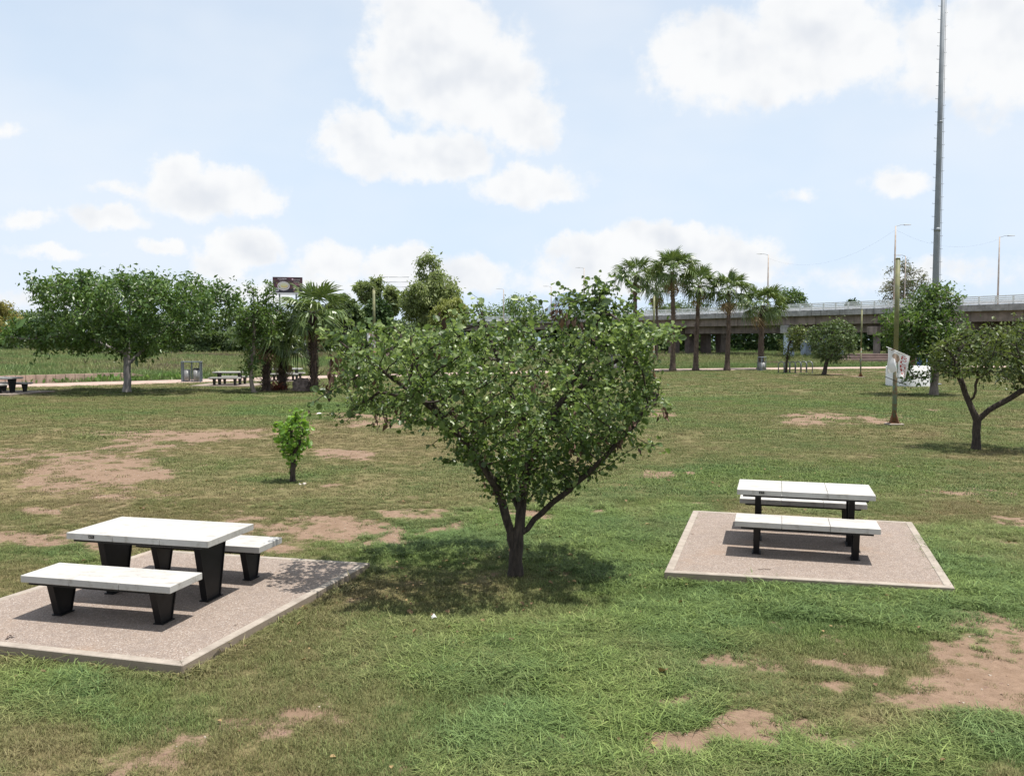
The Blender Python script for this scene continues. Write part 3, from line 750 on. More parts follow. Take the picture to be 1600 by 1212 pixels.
def sprigs(P, par, r):
    sprigs.shoots = []
    """the loose shoots that stick out of the crown with rows of round leaves"""
    lines = [([(900, 500), (905, 470), (893, 455), (868, 442)], .0), ([(925, 480), (936, 455), (933, 430)], .1), ([(940, 470), (958, 448), (962, 432)], -.1), ([(950, 500), (985, 480), (1000, 455), (978, 433), (960, 431)], .2),
             ([(745, 520), (755, 490), (752, 470), (738, 460)], -.1), ([(850, 490), (845, 470), (825, 464), (808, 470)], 0), ([(1000, 540), (1030, 528), (1055, 520), (1058, 534)], .3), ([(990, 600), (1030, 618), (1046, 632), (1052, 640)], .1),
             ([(990, 680), (1012, 692), (1026, 688)], -.3), ([(690, 680), (678, 690), (668, 688)], -.4), ([(720, 712), (700, 716), (688, 712)], -.3), ([(880, 780), (905, 735), (930, 728)], 0), ([(560, 560), (530, 530), (508, 515)], -.5),
             ([(545, 600), (522, 610), (508, 600)], -.6), ([(600, 640), (596, 655), (592, 660)], -.5), ([(570, 640), (552, 652)], -.6), ([(910, 470), (918, 445), (915, 432)], .15), ([(870, 480), (868, 458)], .1)]
    out = [[], [], [], []]; tubes = []; bb = np.array(limbs[0][0])
    for ln, dy in lines:
        q = np.array(resample(L(ln, Y, [dy]*len(ln)), .045))
        tubes.append(MB().tube(q-bb, [.006-.004*k/len(q) for k in range(len(q))], 4))
        for k, p in enumerate(q[2:]):
            for s in (-1, 1):
                if r.random() < .2: continue
                out[0].append(p + r.normal(0, .012, 3)); out[1].append(np.array([s*.8, r.normal(0, .6), -.45+r.normal(0, .4)])); out[2].append(np.array([r.normal(0, .5), -.5+r.normal(0, .5), .8])); out[3].append(.07*np.exp(r.normal(0, .2)))
    # many short leafy shoots pushing out of the crown's surface
    c0 = P.mean(0); kid = np.bincount(par[par >= 0], minlength=len(P)); tips = np.where((kid == 0) & (P[:, 2] > P[:, 2].mean()-.35))[0]
    rad_ = np.abs((P[tips]-c0)/[2.6, 2.3, 1.2]).max(1); tips = tips[np.argsort(-rad_)][:300]
    for i_ in r.choice(tips, 170, replace=False):
        d = (P[i_]-c0)/[2.6, 2.3, 1.6]; d = d/np.linalg.norm(d)*.8 + [0, 0, .75] + r.normal(0, .3, 3); d /= np.linalg.norm(d); ln = r.uniform(.08, .32)
        pts_ = [P[i_] + d*ln*s + np.array([0, 0, -.06*s*s]) for s in np.linspace(0, 1, max(3, int(ln/.045)))]
        sprigs.shoots.append([p-bb for p in pts_])
        for p in pts_:
            for s in (-1, 1):
                if r.random() < .15: continue
                sd_ = np.cross(d, [0, 0, 1.]); out[0].append(p + r.normal(0, .012, 3)); out[1].append(sd_*s + d*.5 + r.normal(0, .35, 3) - [0, 0, .25]); out[2].append(np.array([r.normal(0, .5), r.normal(0, .5), .9])); out[3].append(.056*np.exp(r.normal(0, .25)))
    sprigs.mb = tubes
    return [np.array(o) for o in out]
main, P, par, cnt = tree('bushy_tree', 'large bushy broadleaf tree with dark forked trunk in the middle of the lawn', limbs, CROWN, Y, M['leaf_main'], M['bark_dark'], .088, 11,
     n_attr=2300, step=.10, kill=.13, iters=70, rtip=.0028, per=9.6, spread=.055, droop=.15, size=.0485, shape=ROUND, depth=.9, twig=5, extra=sprigs, tint=(1.8, .30, .50), shell=.2, thin=(640, .6), clump=1.7, uplift=.5, more=[([(690, 660), (960, 655), (905, 725), (872, 768), (830, 780), (800, 774), (770, 782), (735, 728)], 520)])
for q in sprigs.mb: q.build('twig', M['bark_dark'], main)
sh_ = MB()
for q in sprigs.shoots: sh_.tube(q, [.005-.0035*k/len(q) for k in range(len(q))], 3)
tag(sh_.build('shoot', M['bark_dark'], main), kind='stuff')
r = np.random.default_rng(5)
# dry brown pods hanging in bunches
bun = [(545, 585), (530, 580), (518, 575), (595, 655), (880, 495), (900, 500), (868, 480), (1035, 640), (565, 545), (700, 640), (930, 690), (960, 690), (905, 700), (810, 660), (760, 650), (620, 635), (845, 590), (520, 560), (870, 488), (690, 500), (640, 640), (985, 655), (512, 602), (890, 640), (800, 560)]
pp = []
for (x, y) in bun:
    c = at(x, y, Y+r.uniform(-.9, -.2))
    pp.append(c + r.normal(0, .05, (14, 3)))
tw = np.where(cnt <= 3)[0]; pp.append(P[r.choice(tw, 260)] - [0, 0, .02]); pp = np.concatenate(pp); n = len(pp)
al = r.normal(0, .35, (n, 3)); al[:, 2] -= 1
tag(link('seed_pod', leaf_mesh('seed_pod', pp-np.array(limbs[0][0]), al, r.normal(0, 1, (n, 3)), .075*np.exp(r.normal(0, .3, n)), LANCE, r.uniform(0, 1, n)), M['pod'], main), kind='stuff')

# --- the sapling
b = on_ground(457, 753); Ys = b[1]
tree('sapling', 'small lime green sapling on its short thin trunk in the lawn', [[b]+L([(458, 725), (456, 690), (455, 665), (462, 645)], Ys), L([(457, 718), (446, 690), (435, 668)], Ys, [0, .1, .2]), L([(457, 715), (470, 690), (478, 668)], Ys, [0, -.1, -.2])],
     [(426, 662), (435, 656), (444, 668), (454, 650), (458, 638), (470, 640), (474, 656), (482, 664), (484, 684), (480, 700), (468, 708), (466, 726), (462, 738), (452, 736), (448, 712), (432, 704), (436, 684)], Ys, M['leaf_young'], M['bark_dark'], .055, 21,
     n_attr=210, step=.08, kill=.1, iters=40, rtip=.004, per=6.5, spread=.05, droop=.25, size=.074, shape=ROUND, cat='sapling', tint=(2.5, .25, .5), up=.1)
for k, (px, py) in enumerate([(470, 757), (476, 757)]):
    p = gnd(px, py); v = rng.normal(0, 1, (14, 3)); v /= np.linalg.norm(v, axis=1)[:, None]
    bm = bmesh.new(); [bm.verts.new(q*np.array([.05, .045, .035])*rng.uniform(.8, 1.1)) for q in v]; bmesh.ops.convex_hull(bm, input=bm.verts)
    me = bpy.data.meshes.new('stone'); bm.to_mesh(me); bm.free()
    tag(link('stone', me, M['stone'], None, (p[0], p[1], p[2]+.015)), ['small pale stone at the foot of the sapling, nearer its trunk', 'small pale stone near the sapling, farther from its trunk'][k], 'stone', 'stones by the sapling')

# --- the spreading tree at left
b = on_ground(198, 613); Yt = b[1]
tree('spreading_tree', 'wide spreading tree with a pale whitish trunk at left beside the path',
     [[b]+L([(199, 585), (198, 560), (199, 535), (200, 505), (205, 475)], Yt), L([(200, 572), (210, 560), (222, 545), (245, 520), (285, 490), (330, 470)], Yt, [0, 0, .2, .5, .6, .8]),
      L([(198, 550), (180, 545), (150, 530), (110, 525), (60, 530), (20, 525)], Yt, [0, -.3, -.6, -.8, -1, -.8]), L([(199, 525), (170, 495), (140, 465), (100, 450)], Yt, [0, .5, .9, 1]),
      L([(200, 510), (235, 480), (265, 450)], Yt, [0, -.8, -1.2]), L([(199, 535), (205, 510), (190, 480), (150, 440)], Yt, [0, -.8, -1.5, -1.8])],
     [(0, 522), (28, 502), (72, 492), (95, 488), (66, 470), (58, 450), (68, 434), (92, 428), (112, 432), (135, 421), (158, 428), (172, 440), (198, 432), (222, 429), (240, 436), (258, 428), (290, 427), (318, 434), (325, 452), (345, 440), (366, 444), (378, 462), (372, 484),
      (360, 498), (322, 512), (300, 522), (268, 530), (256, 549), (240, 547), (222, 556), (185, 550), (150, 540), (135, 548), (100, 542), (85, 546), (58, 555), (52, 540), (35, 528), (8, 538)], Yt, M['leaf_big'], M['bark_pale'], .195, 31,
     n_attr=900, step=.28, kill=.42, iters=60, rtip=.008, per=27, spread=.24, droop=.3, size=.24, shape=LANCE, depth=.75, twig=4, clump=.45, tint=(.9, .25, .42), more=[([(0, 522), (28, 502), (70, 494), (120, 500), (140, 530), (130, 546), (85, 547), (60, 555), (45, 530), (8, 538)], 220)])

# --- slender tree beside the palms
b = on_ground(397, 614); Yt = b[1]
tree('slender_tree', 'slender leaning tree with a pale crooked trunk left of the shaggy palms',
     [[b]+L([(392, 595), (392, 575), (396, 550), (397, 520), (398, 480), (396, 450)], Yt), L([(396, 500), (410, 470), (420, 448)], Yt, [0, .4, .6]), L([(397, 520), (385, 505), (378, 490)], Yt, [0, -.4, -.6]), L([(393, 580), (390, 570), (388, 562)], Yt, [0, -.2, -.3])],
     [(384, 442), (395, 446), (402, 458), (415, 446), (426, 442), (424, 456), (416, 470), (440, 482), (448, 500), (440, 520), (420, 530), (408, 548), (404, 575), (396, 592), (380, 586), (380, 565), (388, 548), (376, 530), (370, 505), (378, 488), (392, 470), (388, 455)],
     Yt, M['leaf_fresh'], M['bark_grey'], .11, 41, n_attr=230, step=.22, kill=.32, iters=50, rtip=.008, per=22, spread=.17, droop=.35, size=.2, shape=LANCE, depth=.9, twig=4, tint=(1, .25, .5))

# --- trees at right
b = on_ground(1525, 702); Yt = b[1]
tree('forked_tree', 'nearest tree at right, its dark trunk forked low into two long limbs',
     [[b]+L([(1526, 675), (1527, 656), (1519, 640), (1512, 615), (1502, 590), (1497, 560)], Yt, [0, 0, 0, .1, .1, .2]), L([(1528, 656), (1542, 640), (1560, 628), (1582, 613), (1594, 604), (1608, 580)], Yt, [0, -.1, -.2, -.3, -.4, -.5]),
      L([(1517, 632), (1518, 610), (1515, 580)], Yt, [0, -.2, -.4]), L([(1590, 606), (1582, 588), (1575, 560)], Yt, [-.4, -.4, -.4]), L([(1497, 560), (1480, 545), (1465, 540)], Yt, [.2, .1, 0]), L([(1502, 590), (1512, 560), (1535, 530)], Yt, [.1, .6, .9])],
     [(1447, 566), (1452, 548), (1470, 530), (1492, 522), (1515, 508), (1530, 512), (1552, 500), (1575, 503), (1598, 492), (1625, 498), (1660, 530), (1672, 560), (1650, 590), (1625, 606), (1600, 598), (1588, 606), (1575, 588), (1552, 592), (1535, 580), (1520, 592), (1506, 586), (1490, 596), (1470, 586), (1455, 578)],
     Yt, M['leaf_olive'], M['bark_dark'], .105, 51, n_attr=620, step=.16, kill=.22, iters=50, rtip=.005, per=15, spread=.10, droop=.3, size=.12, shape=LANCE, depth=.8, twig=5, clump=1.3, tint=(1.3, .24, .4))
b = on_ground(1459, 617); Yt = b[1]
tree('leafy_tree', 'leafy tree whose grey trunk stands in front of the white round wall',
     [[b]+L([(1460, 595), (1462, 570), (1462, 540), (1458, 510), (1462, 470), (1466, 445)], Yt), L([(1462, 560), (1445, 530), (1420, 510), (1395, 500)], Yt, [0, -.6, -1, -1.2]), L([(1462, 560), (1485, 535), (1505, 515)], Yt, [0, .4, .8]),
      L([(1458, 510), (1475, 480), (1490, 465)], Yt, [0, -.5, -.8]), L([(1461, 580), (1440, 590), (1420, 588), (1405, 592)], Yt, [0, -.3, -.5, -.6])],
     [(1378, 506), (1384, 488), (1402, 484), (1415, 470), (1430, 462), (1438, 446), (1452, 434), (1470, 432), (1472, 448), (1496, 450), (1494, 464), (1486, 474), (1502, 488), (1516, 510), (1520, 540), (1505, 560), (1480, 568), (1470, 580), (1450, 572), (1436, 560), (1412, 556), (1395, 548), (1382, 530)],
     Yt, M['leaf_fresh'], M['bark_grey'], .20, 61, n_attr=560, step=.24, kill=.34, iters=60, rtip=.007, per=26, spread=.2, droop=.3, size=.2, shape=LANCE, depth=.85, twig=4, clump=.6, tint=(.8, .25, .42))
for (bx, by, poly, lim, lab, mt, sd, rb) in [
    (1228, 583, [(1228, 520), (1235, 509), (1248, 506), (1259, 511), (1262, 524), (1257, 536), (1246, 542), (1237, 541), (1231, 533)], [(1230, 560), (1232, 540), (1240, 520)], 'thin young tree standing at the row of bike racks', 'leaf_olive', 71, .10),
    (1287, 586, [(1262, 535), (1264, 512), (1282, 502), (1310, 498), (1330, 506), (1340, 525), (1336, 548), (1322, 562), (1300, 568), (1278, 562), (1266, 552)], [(1292, 565), (1298, 545), (1300, 520)], 'round crowned small tree with leaning trunk in front of the overpass', 'leaf_far', 72, .16)]:
    b = on_ground(bx, by)
    tree('small_tree', lab, [[b]+L(lim, b[1]), L([lim[0], (lim[1][0]-16, lim[1][1]-8)], b[1], [0, -.8]), L([lim[0], (lim[1][0]+18, lim[1][1]-4)], b[1], [0, .8])], poly, b[1], M[mt], M['bark_dark'], rb, sd,
         n_attr=260, step=.3, kill=.4, iters=40, rtip=.01, per=26, spread=.19, droop=.3, size=.17, shape=DIAMOND, twig=4, tint=(.7, .25, .4))

# --- trees beyond the lawn: (kind label, crown outline, base px, distance, leaf, bark, seed, leaf count per twig, leaf size)
def far_tree(name, label, poly, base_x, Yd, lm, seed, per=14, size=.4, n=320, rb=.4, droop=.4, shape=DIAMOND, depth=.8, clump=.25, bark='bark_far', twig=4, group='trees beyond the lawn', spread=None, tint=(.35, .22, .42), fork=True):
    pl = np.array(poly, float); b = at(base_x, 600, Yd); b[2] = float(ground_z(b[0], b[1]))-.2
    cx, top, bot = pl[:, 0].mean(), pl[:, 1].min(), pl[:, 1].max(); w = np.ptp(pl[:, 0]); hgt = bot-top
    lm_ = [[b]+L([(base_x, bot+2), ((base_x+cx)/2, bot-hgt*.25), (cx, bot-hgt*.5), (cx+w*.03, top+hgt*.22)], Yd)]
    if fork: lm_ += [L([(base_x, bot), (cx-w*.2, bot-hgt*.35), (cx-w*.3, bot-hgt*.5)], Yd, [0, -.8, -1]), L([(base_x, bot), (cx+w*.2, bot-hgt*.3), (cx+w*.32, bot-hgt*.5)], Yd, [0, .8, 1])]
    sc = w/F*Yd; st = max(.35, sc/16)
    return tree(name, label, lm_, poly, Yd, M[lm], M[bark], rb, seed, n_attr=n, step=st, kill=st*1.25, iters=40, rtip=.025, per=per*2.2, spread=spread or st*.7, droop=droop, size=size, shape=shape, depth=depth, group=group, twig=twig, clump=clump, tint=tint)
far_tree('willow_tree', 'tall grey green willow-like tree rising left of the overpass end', [(626, 462), (622, 445), (634, 432), (652, 420), (656, 402), (668, 396), (682, 404), (698, 406), (702, 418), (694, 432), (712, 440), (722, 456), (712, 466), (718, 478), (700, 500), (670, 512), (640, 505), (632, 488)], 668, 150, 'leaf_grey', 101, 22, .55, 640, .5, .8, LANCE, .8, .3)
far_tree('willow_tree', 'drooping yellow green willow below and right of the tall willow', [(672, 500), (680, 478), (698, 466), (716, 466), (730, 478), (732, 494), (722, 512), (700, 530), (676, 528)], 702, 140, 'leaf_willow', 102, 40, .36, 200, .35, 1.4, LANCE, .8, .2)
far_tree('willow_tree', 'pale grey green tree left of the tall willow', [(552, 448), (562, 440), (576, 444), (582, 434), (594, 434), (596, 450), (590, 470), (580, 485), (566, 478), (562, 462)], 580, 160, 'leaf_grey', 103, 20, .5, 200, .3, .8, LANCE, .8, .35)
far_tree('willow_tree', 'small pale tree between the pale grey green tree and the tall willow', [(600, 458), (606, 444), (614, 444), (618, 452), (628, 450), (630, 472), (620, 490), (602, 490)], 612, 165, 'leaf_grey', 104, 20, .5, 180, .3, .8, LANCE, .8, .2)
far_tree('dense_tree', 'dark green dense tree under the pale willows', [(566, 500), (572, 478), (590, 468), (608, 470), (622, 488), (622, 515), (600, 535), (575, 530)], 595, 130, 'leaf_dark', 105, 18, .4, 260, .4, .3)
far_tree('dense_tree', 'green bush-like tree between the left palms and the willows', [(508, 490), (516, 470), (530, 462), (545, 466), (560, 475), (568, 495), (560, 530), (520, 535)], 538, 125, 'leaf_far', 106, 18, .38, 260, .4, .3)
far_tree('dense_tree', 'green tree beyond the lawn left of the shaggy palms', [(452, 500), (462, 478), (480, 470), (505, 478), (515, 500), (505, 530), (465, 532)], 484, 120, 'leaf_far', 107, 16, .38, 220, .4, .3)
far_tree('dense_tree', 'low green tree peeping over the overpass railing behind the bush', [(742, 492), (752, 484), (775, 478), (790, 470), (815, 464), (838, 470), (850, 484), (850, 510), (760, 512)], 800, 255, 'leaf_fresh', 108, 17, .5, 260, .4, .3)
far_tree('dense_tree', 'far green tree over the overpass between bush and palms', [(866, 505), (872, 488), (890, 482), (920, 480), (950, 485), (960, 505)], 915, 260, 'leaf_far', 109, 16, .5, 220, .4, .3)
far_tree('dense_tree', 'far green tree over the overpass behind the second tall palm', [(1000, 500), (1005, 488), (1026, 480), (1050, 476), (1072, 470), (1085, 478), (1090, 500)], 1045, 215, 'leaf_far', 110, 17, .45, 240, .4, .3)
far_tree('dense_tree', 'far green tree over the overpass behind the third and fourth palms', [(1082, 500), (1090, 478), (1108, 470), (1130, 472), (1155, 468), (1180, 474), (1190, 500)], 1135, 205, 'leaf_dark', 111, 17, .42, 260, .4, .3)
far_tree('airy_tree', 'light airy tree over the overpass right of the fifth palm', [(1205, 490), (1212, 468), (1222, 454), (1240, 450), (1254, 458), (1262, 472), (1270, 490)], 1236, 160, 'leaf_fresh', 112, 10, .36, 220, .25, .3, DIAMOND, .8, .5)
far_tree('airy_tree', 'sparse greyish tree with bare twigs above the overpass at right', [(1374, 470), (1376, 430), (1390, 416), (1408, 406), (1424, 406), (1438, 418), (1450, 430), (1452, 470), (1420, 490), (1395, 490)], 1412, 135, 'leaf_sparse', 113, 9, .3, 330, .3, .2, LANCE, .8, .5, 'bark_grey')
far_tree('dense_tree', 'small dark tree top just above the overpass railing', [(1322, 478), (1326, 468), (1338, 468), (1342, 478), (1340, 500), (1324, 500)], 1332, 170, 'leaf_dark', 114, 18, .35, 120, .2, .3)
far_tree('willow_tree', 'yellowish tree at the far left edge beyond the reeds', [(-45, 500), (-30, 478), (-5, 472), (18, 476), (28, 488), (34, 505), (30, 525), (-40, 528)], -5, 150, 'leaf_yellow', 115, 20, .38, 240, .35, .9, LANCE)
far_tree('dense_tree', 'dark shrubby tree under the overpass right of the third pier', [(1385, 585), (1382, 560), (1392, 545), (1410, 540), (1425, 548), (1428, 585)], 1405, 126, 'leaf_dark', 116, 17, .34, 160, .2, .3)

# the continuous wood at the far side of the reed field, and the one beyond the overpass
def wood(name, poly, Yd, depth_m, n, size, lm, seed, gap=.35):
    r = np.random.default_rng(seed); poly = np.array(poly, float); lo, hi = poly.min(0), poly.max(0)
    x = r.uniform(lo[0], hi[0], n*4); y = r.uniform(lo[1], hi[1], n*4); k = in_poly(poly, x, y); x, y = x[k][:n], y[k][:n]
    YY = r.uniform(0, 1, len(x))**2*depth_m; u = (x-CX)/F; v = -(y-CY)/F; cs, sn = math.cos(PITCH), math.sin(PITCH); s = Yd/(cs+v*sn)
    p = np.stack([u*s, Yd+YY, H+(-sn+v*cs)*s], 1)
    c = np.array(fbm(p[:, 0]/3.2, p[:, 2]/2.4, seed, 3)); p[:, 1] -= (c-.5)*9; p = p[(c > gap) | (r.random(len(p)) < .5)]
    al = r.normal(0, 1, (len(p), 3)); nm = r.normal(0, .7, (len(p), 3)); nm[:, 2] += .6; nm[:, 1] -= .3
    t = np.clip(.42+(c[(c > -1)][:len(p)]-.5)*1.1 + r.normal(0, .2, len(p)), 0, 1)
    tag(link(name, leaf_mesh(name, p, al, nm, size*np.exp(r.normal(0, .3, len(p))), DIAMOND, t), M[lm]), kind='stuff')
wood('distant_wood', [(-700, 545), (-700, 492), (-260, 489), (-120, 484), (0, 484), (40, 486), (90, 490), (150, 494), (200, 492), (260, 490), (320, 488), (380, 480), (400, 488), (440, 488), (520, 490), (600, 500), (760, 505), (760, 548), (-700, 548)], 225, 14, 62000, .8, 'leaf_far', 201)
wood('distant_hedge', [(255, 546), (265, 528), (290, 522), (315, 518), (340, 520), (375, 516), (420, 520), (470, 522), (560, 520), (560, 548), (255, 548)], 165, 6, 14000, .6, 'leaf_far', 202)
wood('wood_behind_overpass', [(860, 562), (860, 505), (1000, 500), (1100, 505), (1230, 505), (1330, 500), (1420, 495), (1600, 500), (1760, 500), (1760, 575), (1400, 572)], 190, 10, 60000, .75, 'leaf_dark', 203, .3)

# ------------------------------------------------------------------ palms
def frond_mesh(name, seed, pet=.85, R=1.0, droop=.5, seg=24, spread=118, width=.075):
    r = np.random.default_rng(seed); V, T3, T4, tint = [], [], [], []
    def quad(a, b, c, d, t): n = len(V); V.extend([a, b, c, d]); T4.append((n, n+1, n+2, n+3)); tint.append(t)
    pw = .022
    for s0, s1 in ((0, .5), (.5, 1)):                 # stalk
        z0, z1 = -.10*s0*s0*pet, -.10*s1*s1*pet
        for sg in (-1, 1): quad((sg*pw*1.4, pet*s0, z0), (0, pet*s0, z0-.03), (0, pet*s1, z1-.025), (sg*pw, pet*s1, z1), .75)
    c = np.array([0, pet, -.10*pet])
    for k in range(seg):
        a = math.radians(-spread + 2*spread*(k+.5)/seg) + r.normal(0, .03); half = math.radians(spread/seg)*1.02
        L_ = R*(1-.22*abs(a)/math.radians(spread))*r.uniform(.88, 1.08); f = .52+.06*r.normal(); zz = .03 if k % 2 else -.02
        def pt(ang, l, z): return tuple(c + np.array([math.sin(ang)*l, math.cos(ang)*l, z]))
        d1 = -droop*.16*(f*L_)**2; d2 = -droop*.42*(.8*L_)**2 - .02; d3 = -droop*L_**2*r.uniform(.7, 1.5)
        tc = r.uniform(.25, .8)
        quad(pt(a-half, .06, 0), pt(a+half, .06, 0), pt(a+half, f*L_, d1+zz), pt(a-half, f*L_, d1-zz), tc)
        h2 = half*.46; sw = r.normal(0, .05)
        quad(pt(a-half, f*L_, d1-zz), pt(a+half, f*L_, d1+zz), pt(a+h2+sw, .8*L_, d2), pt(a-h2+sw, .8*L_, d2), tc)
        quad(pt(a-h2+sw, .8*L_, d2), pt(a+h2+sw, .8*L_, d2), pt(a+.01+sw*2, L_*.99, d3), pt(a-.01+sw*2, L_*.99, d3), min(1, tc+.15))
    return mesh_np(name, np.array(V), np.array(T4), {'tint': ('FACE', tint)})
FR = [frond_mesh('frond', 300+k, .8+.1*(k % 3), 1.0, dr, 22) for k, dr in enumerate((.25, .45, .7, .95))]
for f_ in FR: f_.materials.append(M['frond'])
FD = [frond_mesh('dead_frond', 320+k, .75, .85, 1.3, 14, 80) for k in range(2)]
for f_ in FD: f_.materials.append(M['frond_dead'])
def palm(label, base, crown, Yp, rb, rt, scale, n, dead, seed, shaggy=0, group='fan palms along the path', el=(84, -30), name='fan_palm', wide=1.0):
    r = np.random.default_rng(seed); b = np.array(base, float); t = at(crown[0], crown[1], Yp); t[1] += r.normal(0, .15)
    root = tag(empty(name, b), label, 'palm tree', group); top = t-b
    # trunk with the rings of old leaf scars, a swollen foot
    m = 46 if rb > .12 else 20; pts = []; rad = []
    for k in range(m+1):
        s = k/m; bend = math.sin(s*PI)*r.normal(0, .012)+math.sin(s*PI)*.02*(1 if seed % 2 else -1)*np.linalg.norm(top)*.35
        pts.append(top*s + [bend, 0, 0]); w = rb+(rt-rb)*s; w *= 1+.5*math.exp(-s*22); rad.append(w*(1.10 if k % 2 else .93)*r.uniform(.96, 1.04))
    pts[0] = np.array([0, 0, -.25]); MB().tube(pts, rad, 9).build('trunk', M['palm_dark' if shaggy else 'palm_bark'], root)
    # stubs of cut leaves
    ns = int(shaggy) if shaggy else 90; P_, A_, N_, S_ = [], [], [], []
    for k in range(ns):
        s = r.uniform(.05, 1) if shaggy else r.uniform(.25, 1)**.7; a = r.uniform(0, 2*PI); o = np.array([math.cos(a), math.sin(a), 0]); i_ = s*m; w = rad[int(min(m, i_))]
        P_.append(pts[int(min(m, i_))]+o*w*.8); A_.append(o*r.uniform(.5, 1)+[0, 0, r.uniform(.5, 1.2) if not shaggy or r.random() < .6 else -.8]); N_.append(o*.2+[0, 0, 1]+r.normal(0, .3, 3)); S_.append((.40 if shaggy else .30)*r.uniform(.6, 1.2))
    tag(link('leaf_stub', leaf_mesh('leaf_stub', np.array(P_), np.array(A_), np.array(N_), np.array(S_)*(1 if rb > .15 else .7), STRIP, r.uniform(0, 1, ns)), M['palm_dark' if shaggy else 'palm_boot'], root), kind='stuff')
    for k in range(n+dead):
        isd = k >= n; s = (k+.5)/n if not isd else r.uniform(0, 1)
        e = math.radians(el[0]+(el[1]-el[0])*s**.85 + r.normal(0, 5)) if not isd else math.radians(r.uniform(-80, -58)); az_ = k*2.39996+r.normal(0, .15)
        me = (FR[min(3, int(s*3.99))] if not isd else FD[k % 2])
        o = link('frond' if not isd else 'dead_frond', me, None, root); off = np.array([math.cos(az_), math.sin(az_), 0])*rt*.6
        o.location = Vector(top + off + [0, 0, (.18*(1-s) if not isd else -.35*r.random())*scale])
        R_ = Matrix.Rotation(az_-PI/2, 4, 'Z') @ Matrix.Rotation(e, 4, 'X') @ Matrix.Rotation(r.normal(0, .35), 4, 'Y')
        o.rotation_euler = R_.to_euler(); q = scale*(1 if shaggy else .9)*r.uniform(.88, 1.1)*(1 if s > .12 else .9); o.scale = (q*wide, q, q)
        if isd: tag(o, 'hanging dry brown frond')
    return root
ORD = ['leftmost', 'second', 'third', 'fourth', 'fifth']
for k, (bx, by, cx, cy, sc, n, dd, lab) in enumerate([
        (993, 578, 993, 431, 1.32, 22, 2, 'tall fan palm rising just right of the bushy tree, leftmost of the palm row'), (1051, 580, 1050, 424, 1.45, 26, 3, 'tallest fan palm of the row in front of the overpass'),
        (1087, 579, 1093, 446, 1.38, 22, 2, 'fan palm with slightly leaning grey trunk, right of the tallest palm'), (1136, 579, 1139, 454, 1.38, 23, 3, 'fan palm second from the right in the row, a dry frond at its crown'),
        (1189, 577.5, 1192, 477, 1.5, 25, 1, 'shortest fan palm of the row, beside the grey litter bin stand')]):
    b = gnd(bx, by); palm(lab, b, (cx, cy), b[1], .25 if k != 4 else .33, .17 if k < 4 else .2, sc, n, dd, 400+k)
b = gnd(1026, 570); b = np.array([at(1026, 560, 118)[0], 118, 0.]); palm('thin far fan palm seen between the two tallest palms', b, (1025, 446), 118, .17, .12, 1.7, 16, 6, 411, group='fan palms along the path')
for k, (bx, by, cx, cy, sc, n, lab, sh, el) in enumerate([
        (416, 611, 418, 520, 1.1, 14, 'shaggy fan palm beside the slender leaning tree', 380, (70, -35)), (441, 609, 441, 541, 1.1, 16, 'low shaggy fan palm in the middle of the left palm group', 300, (80, -20)),
        (491, 612, 489, 488, 1.22, 22, 'tallest shaggy palm of the left group, beside the brown boulder', 420, (86, -35))]):
    b = gnd(bx, by); palm(lab, b, (cx, cy), b[1], .22, .17, sc, n, 2, 420+k, sh, 'shaggy fan palms at left', el)

# boulder and the red plant between the palm trunks
def boulder(name, label, px, py, size, seed, mat):
    p = gnd(px, py); bm = bmesh.new(); bmesh.ops.create_icosphere(bm, subdivisions=4, radius=1)
    for v in bm.verts:
        c = v.co; q = 1+.22*(float(fbm(c.x*1.6+seed, c.z*1.6+c.y*1.3, seed, 4))-.5)*2+.1*(float(vnoise(c.x*6+seed, c.z*6-c.y*5, seed+3))-.5)
        v.co = Vector((c.x*size[0], c.y*size[1], max(c.z, -.35)*size[2]))*q
    me = bpy.data.meshes.new(name); bm.to_mesh(me); bm.free()
    return tag(link(name, me, mat, None, (p[0], p[1]+size[1]*.6, p[2]+size[2]*.25)), label, 'boulder')
boulder('boulder', 'brown boulder lying between the shaggy palm trunks', 472, 611.5, (.68, .55, .62), 9, M['rock'])
b = gnd(432, 609.5); r = np.random.default_rng(77); n = 90; a = r.uniform(0, 2*PI, n)
al = np.stack([np.cos(a), np.sin(a), r.uniform(.2, 1.6, n)], 1); root = tag(empty('red_plant', b), 'low plant with reddish strap leaves between the first two palm trunks', 'plant')
tag(link('foliage', leaf_mesh('foliage', np.stack([r.normal(0, .25, n), r.normal(0, .2, n), r.uniform(0, .1, n)], 1), al, r.normal(0, .3, (n, 3))+[0, 0, 1], .5*np.exp(r.normal(0, .25, n)), STRIP, r.uniform(0, 1, n)), M['red_leaf'], root), kind='stuff')

# ------------------------------------------------------------------ overpass
ax0 = np.array([60., 103.]); axd = np.array([-.545, .838]); axd /= np.linalg.norm(axd); axp = np.array([axd[1], -axd[0]])   # axp points across the deck, away from the lawn
ang = math.atan2(axd[1], axd[0]); WD = 15.0
over = tag(empty('overpass', (ax0[0], ax0[1], 0), ang), 'long concrete road overpass on columns crossing behind the palms', 'overpass')
S0, S1 = -60., 230.
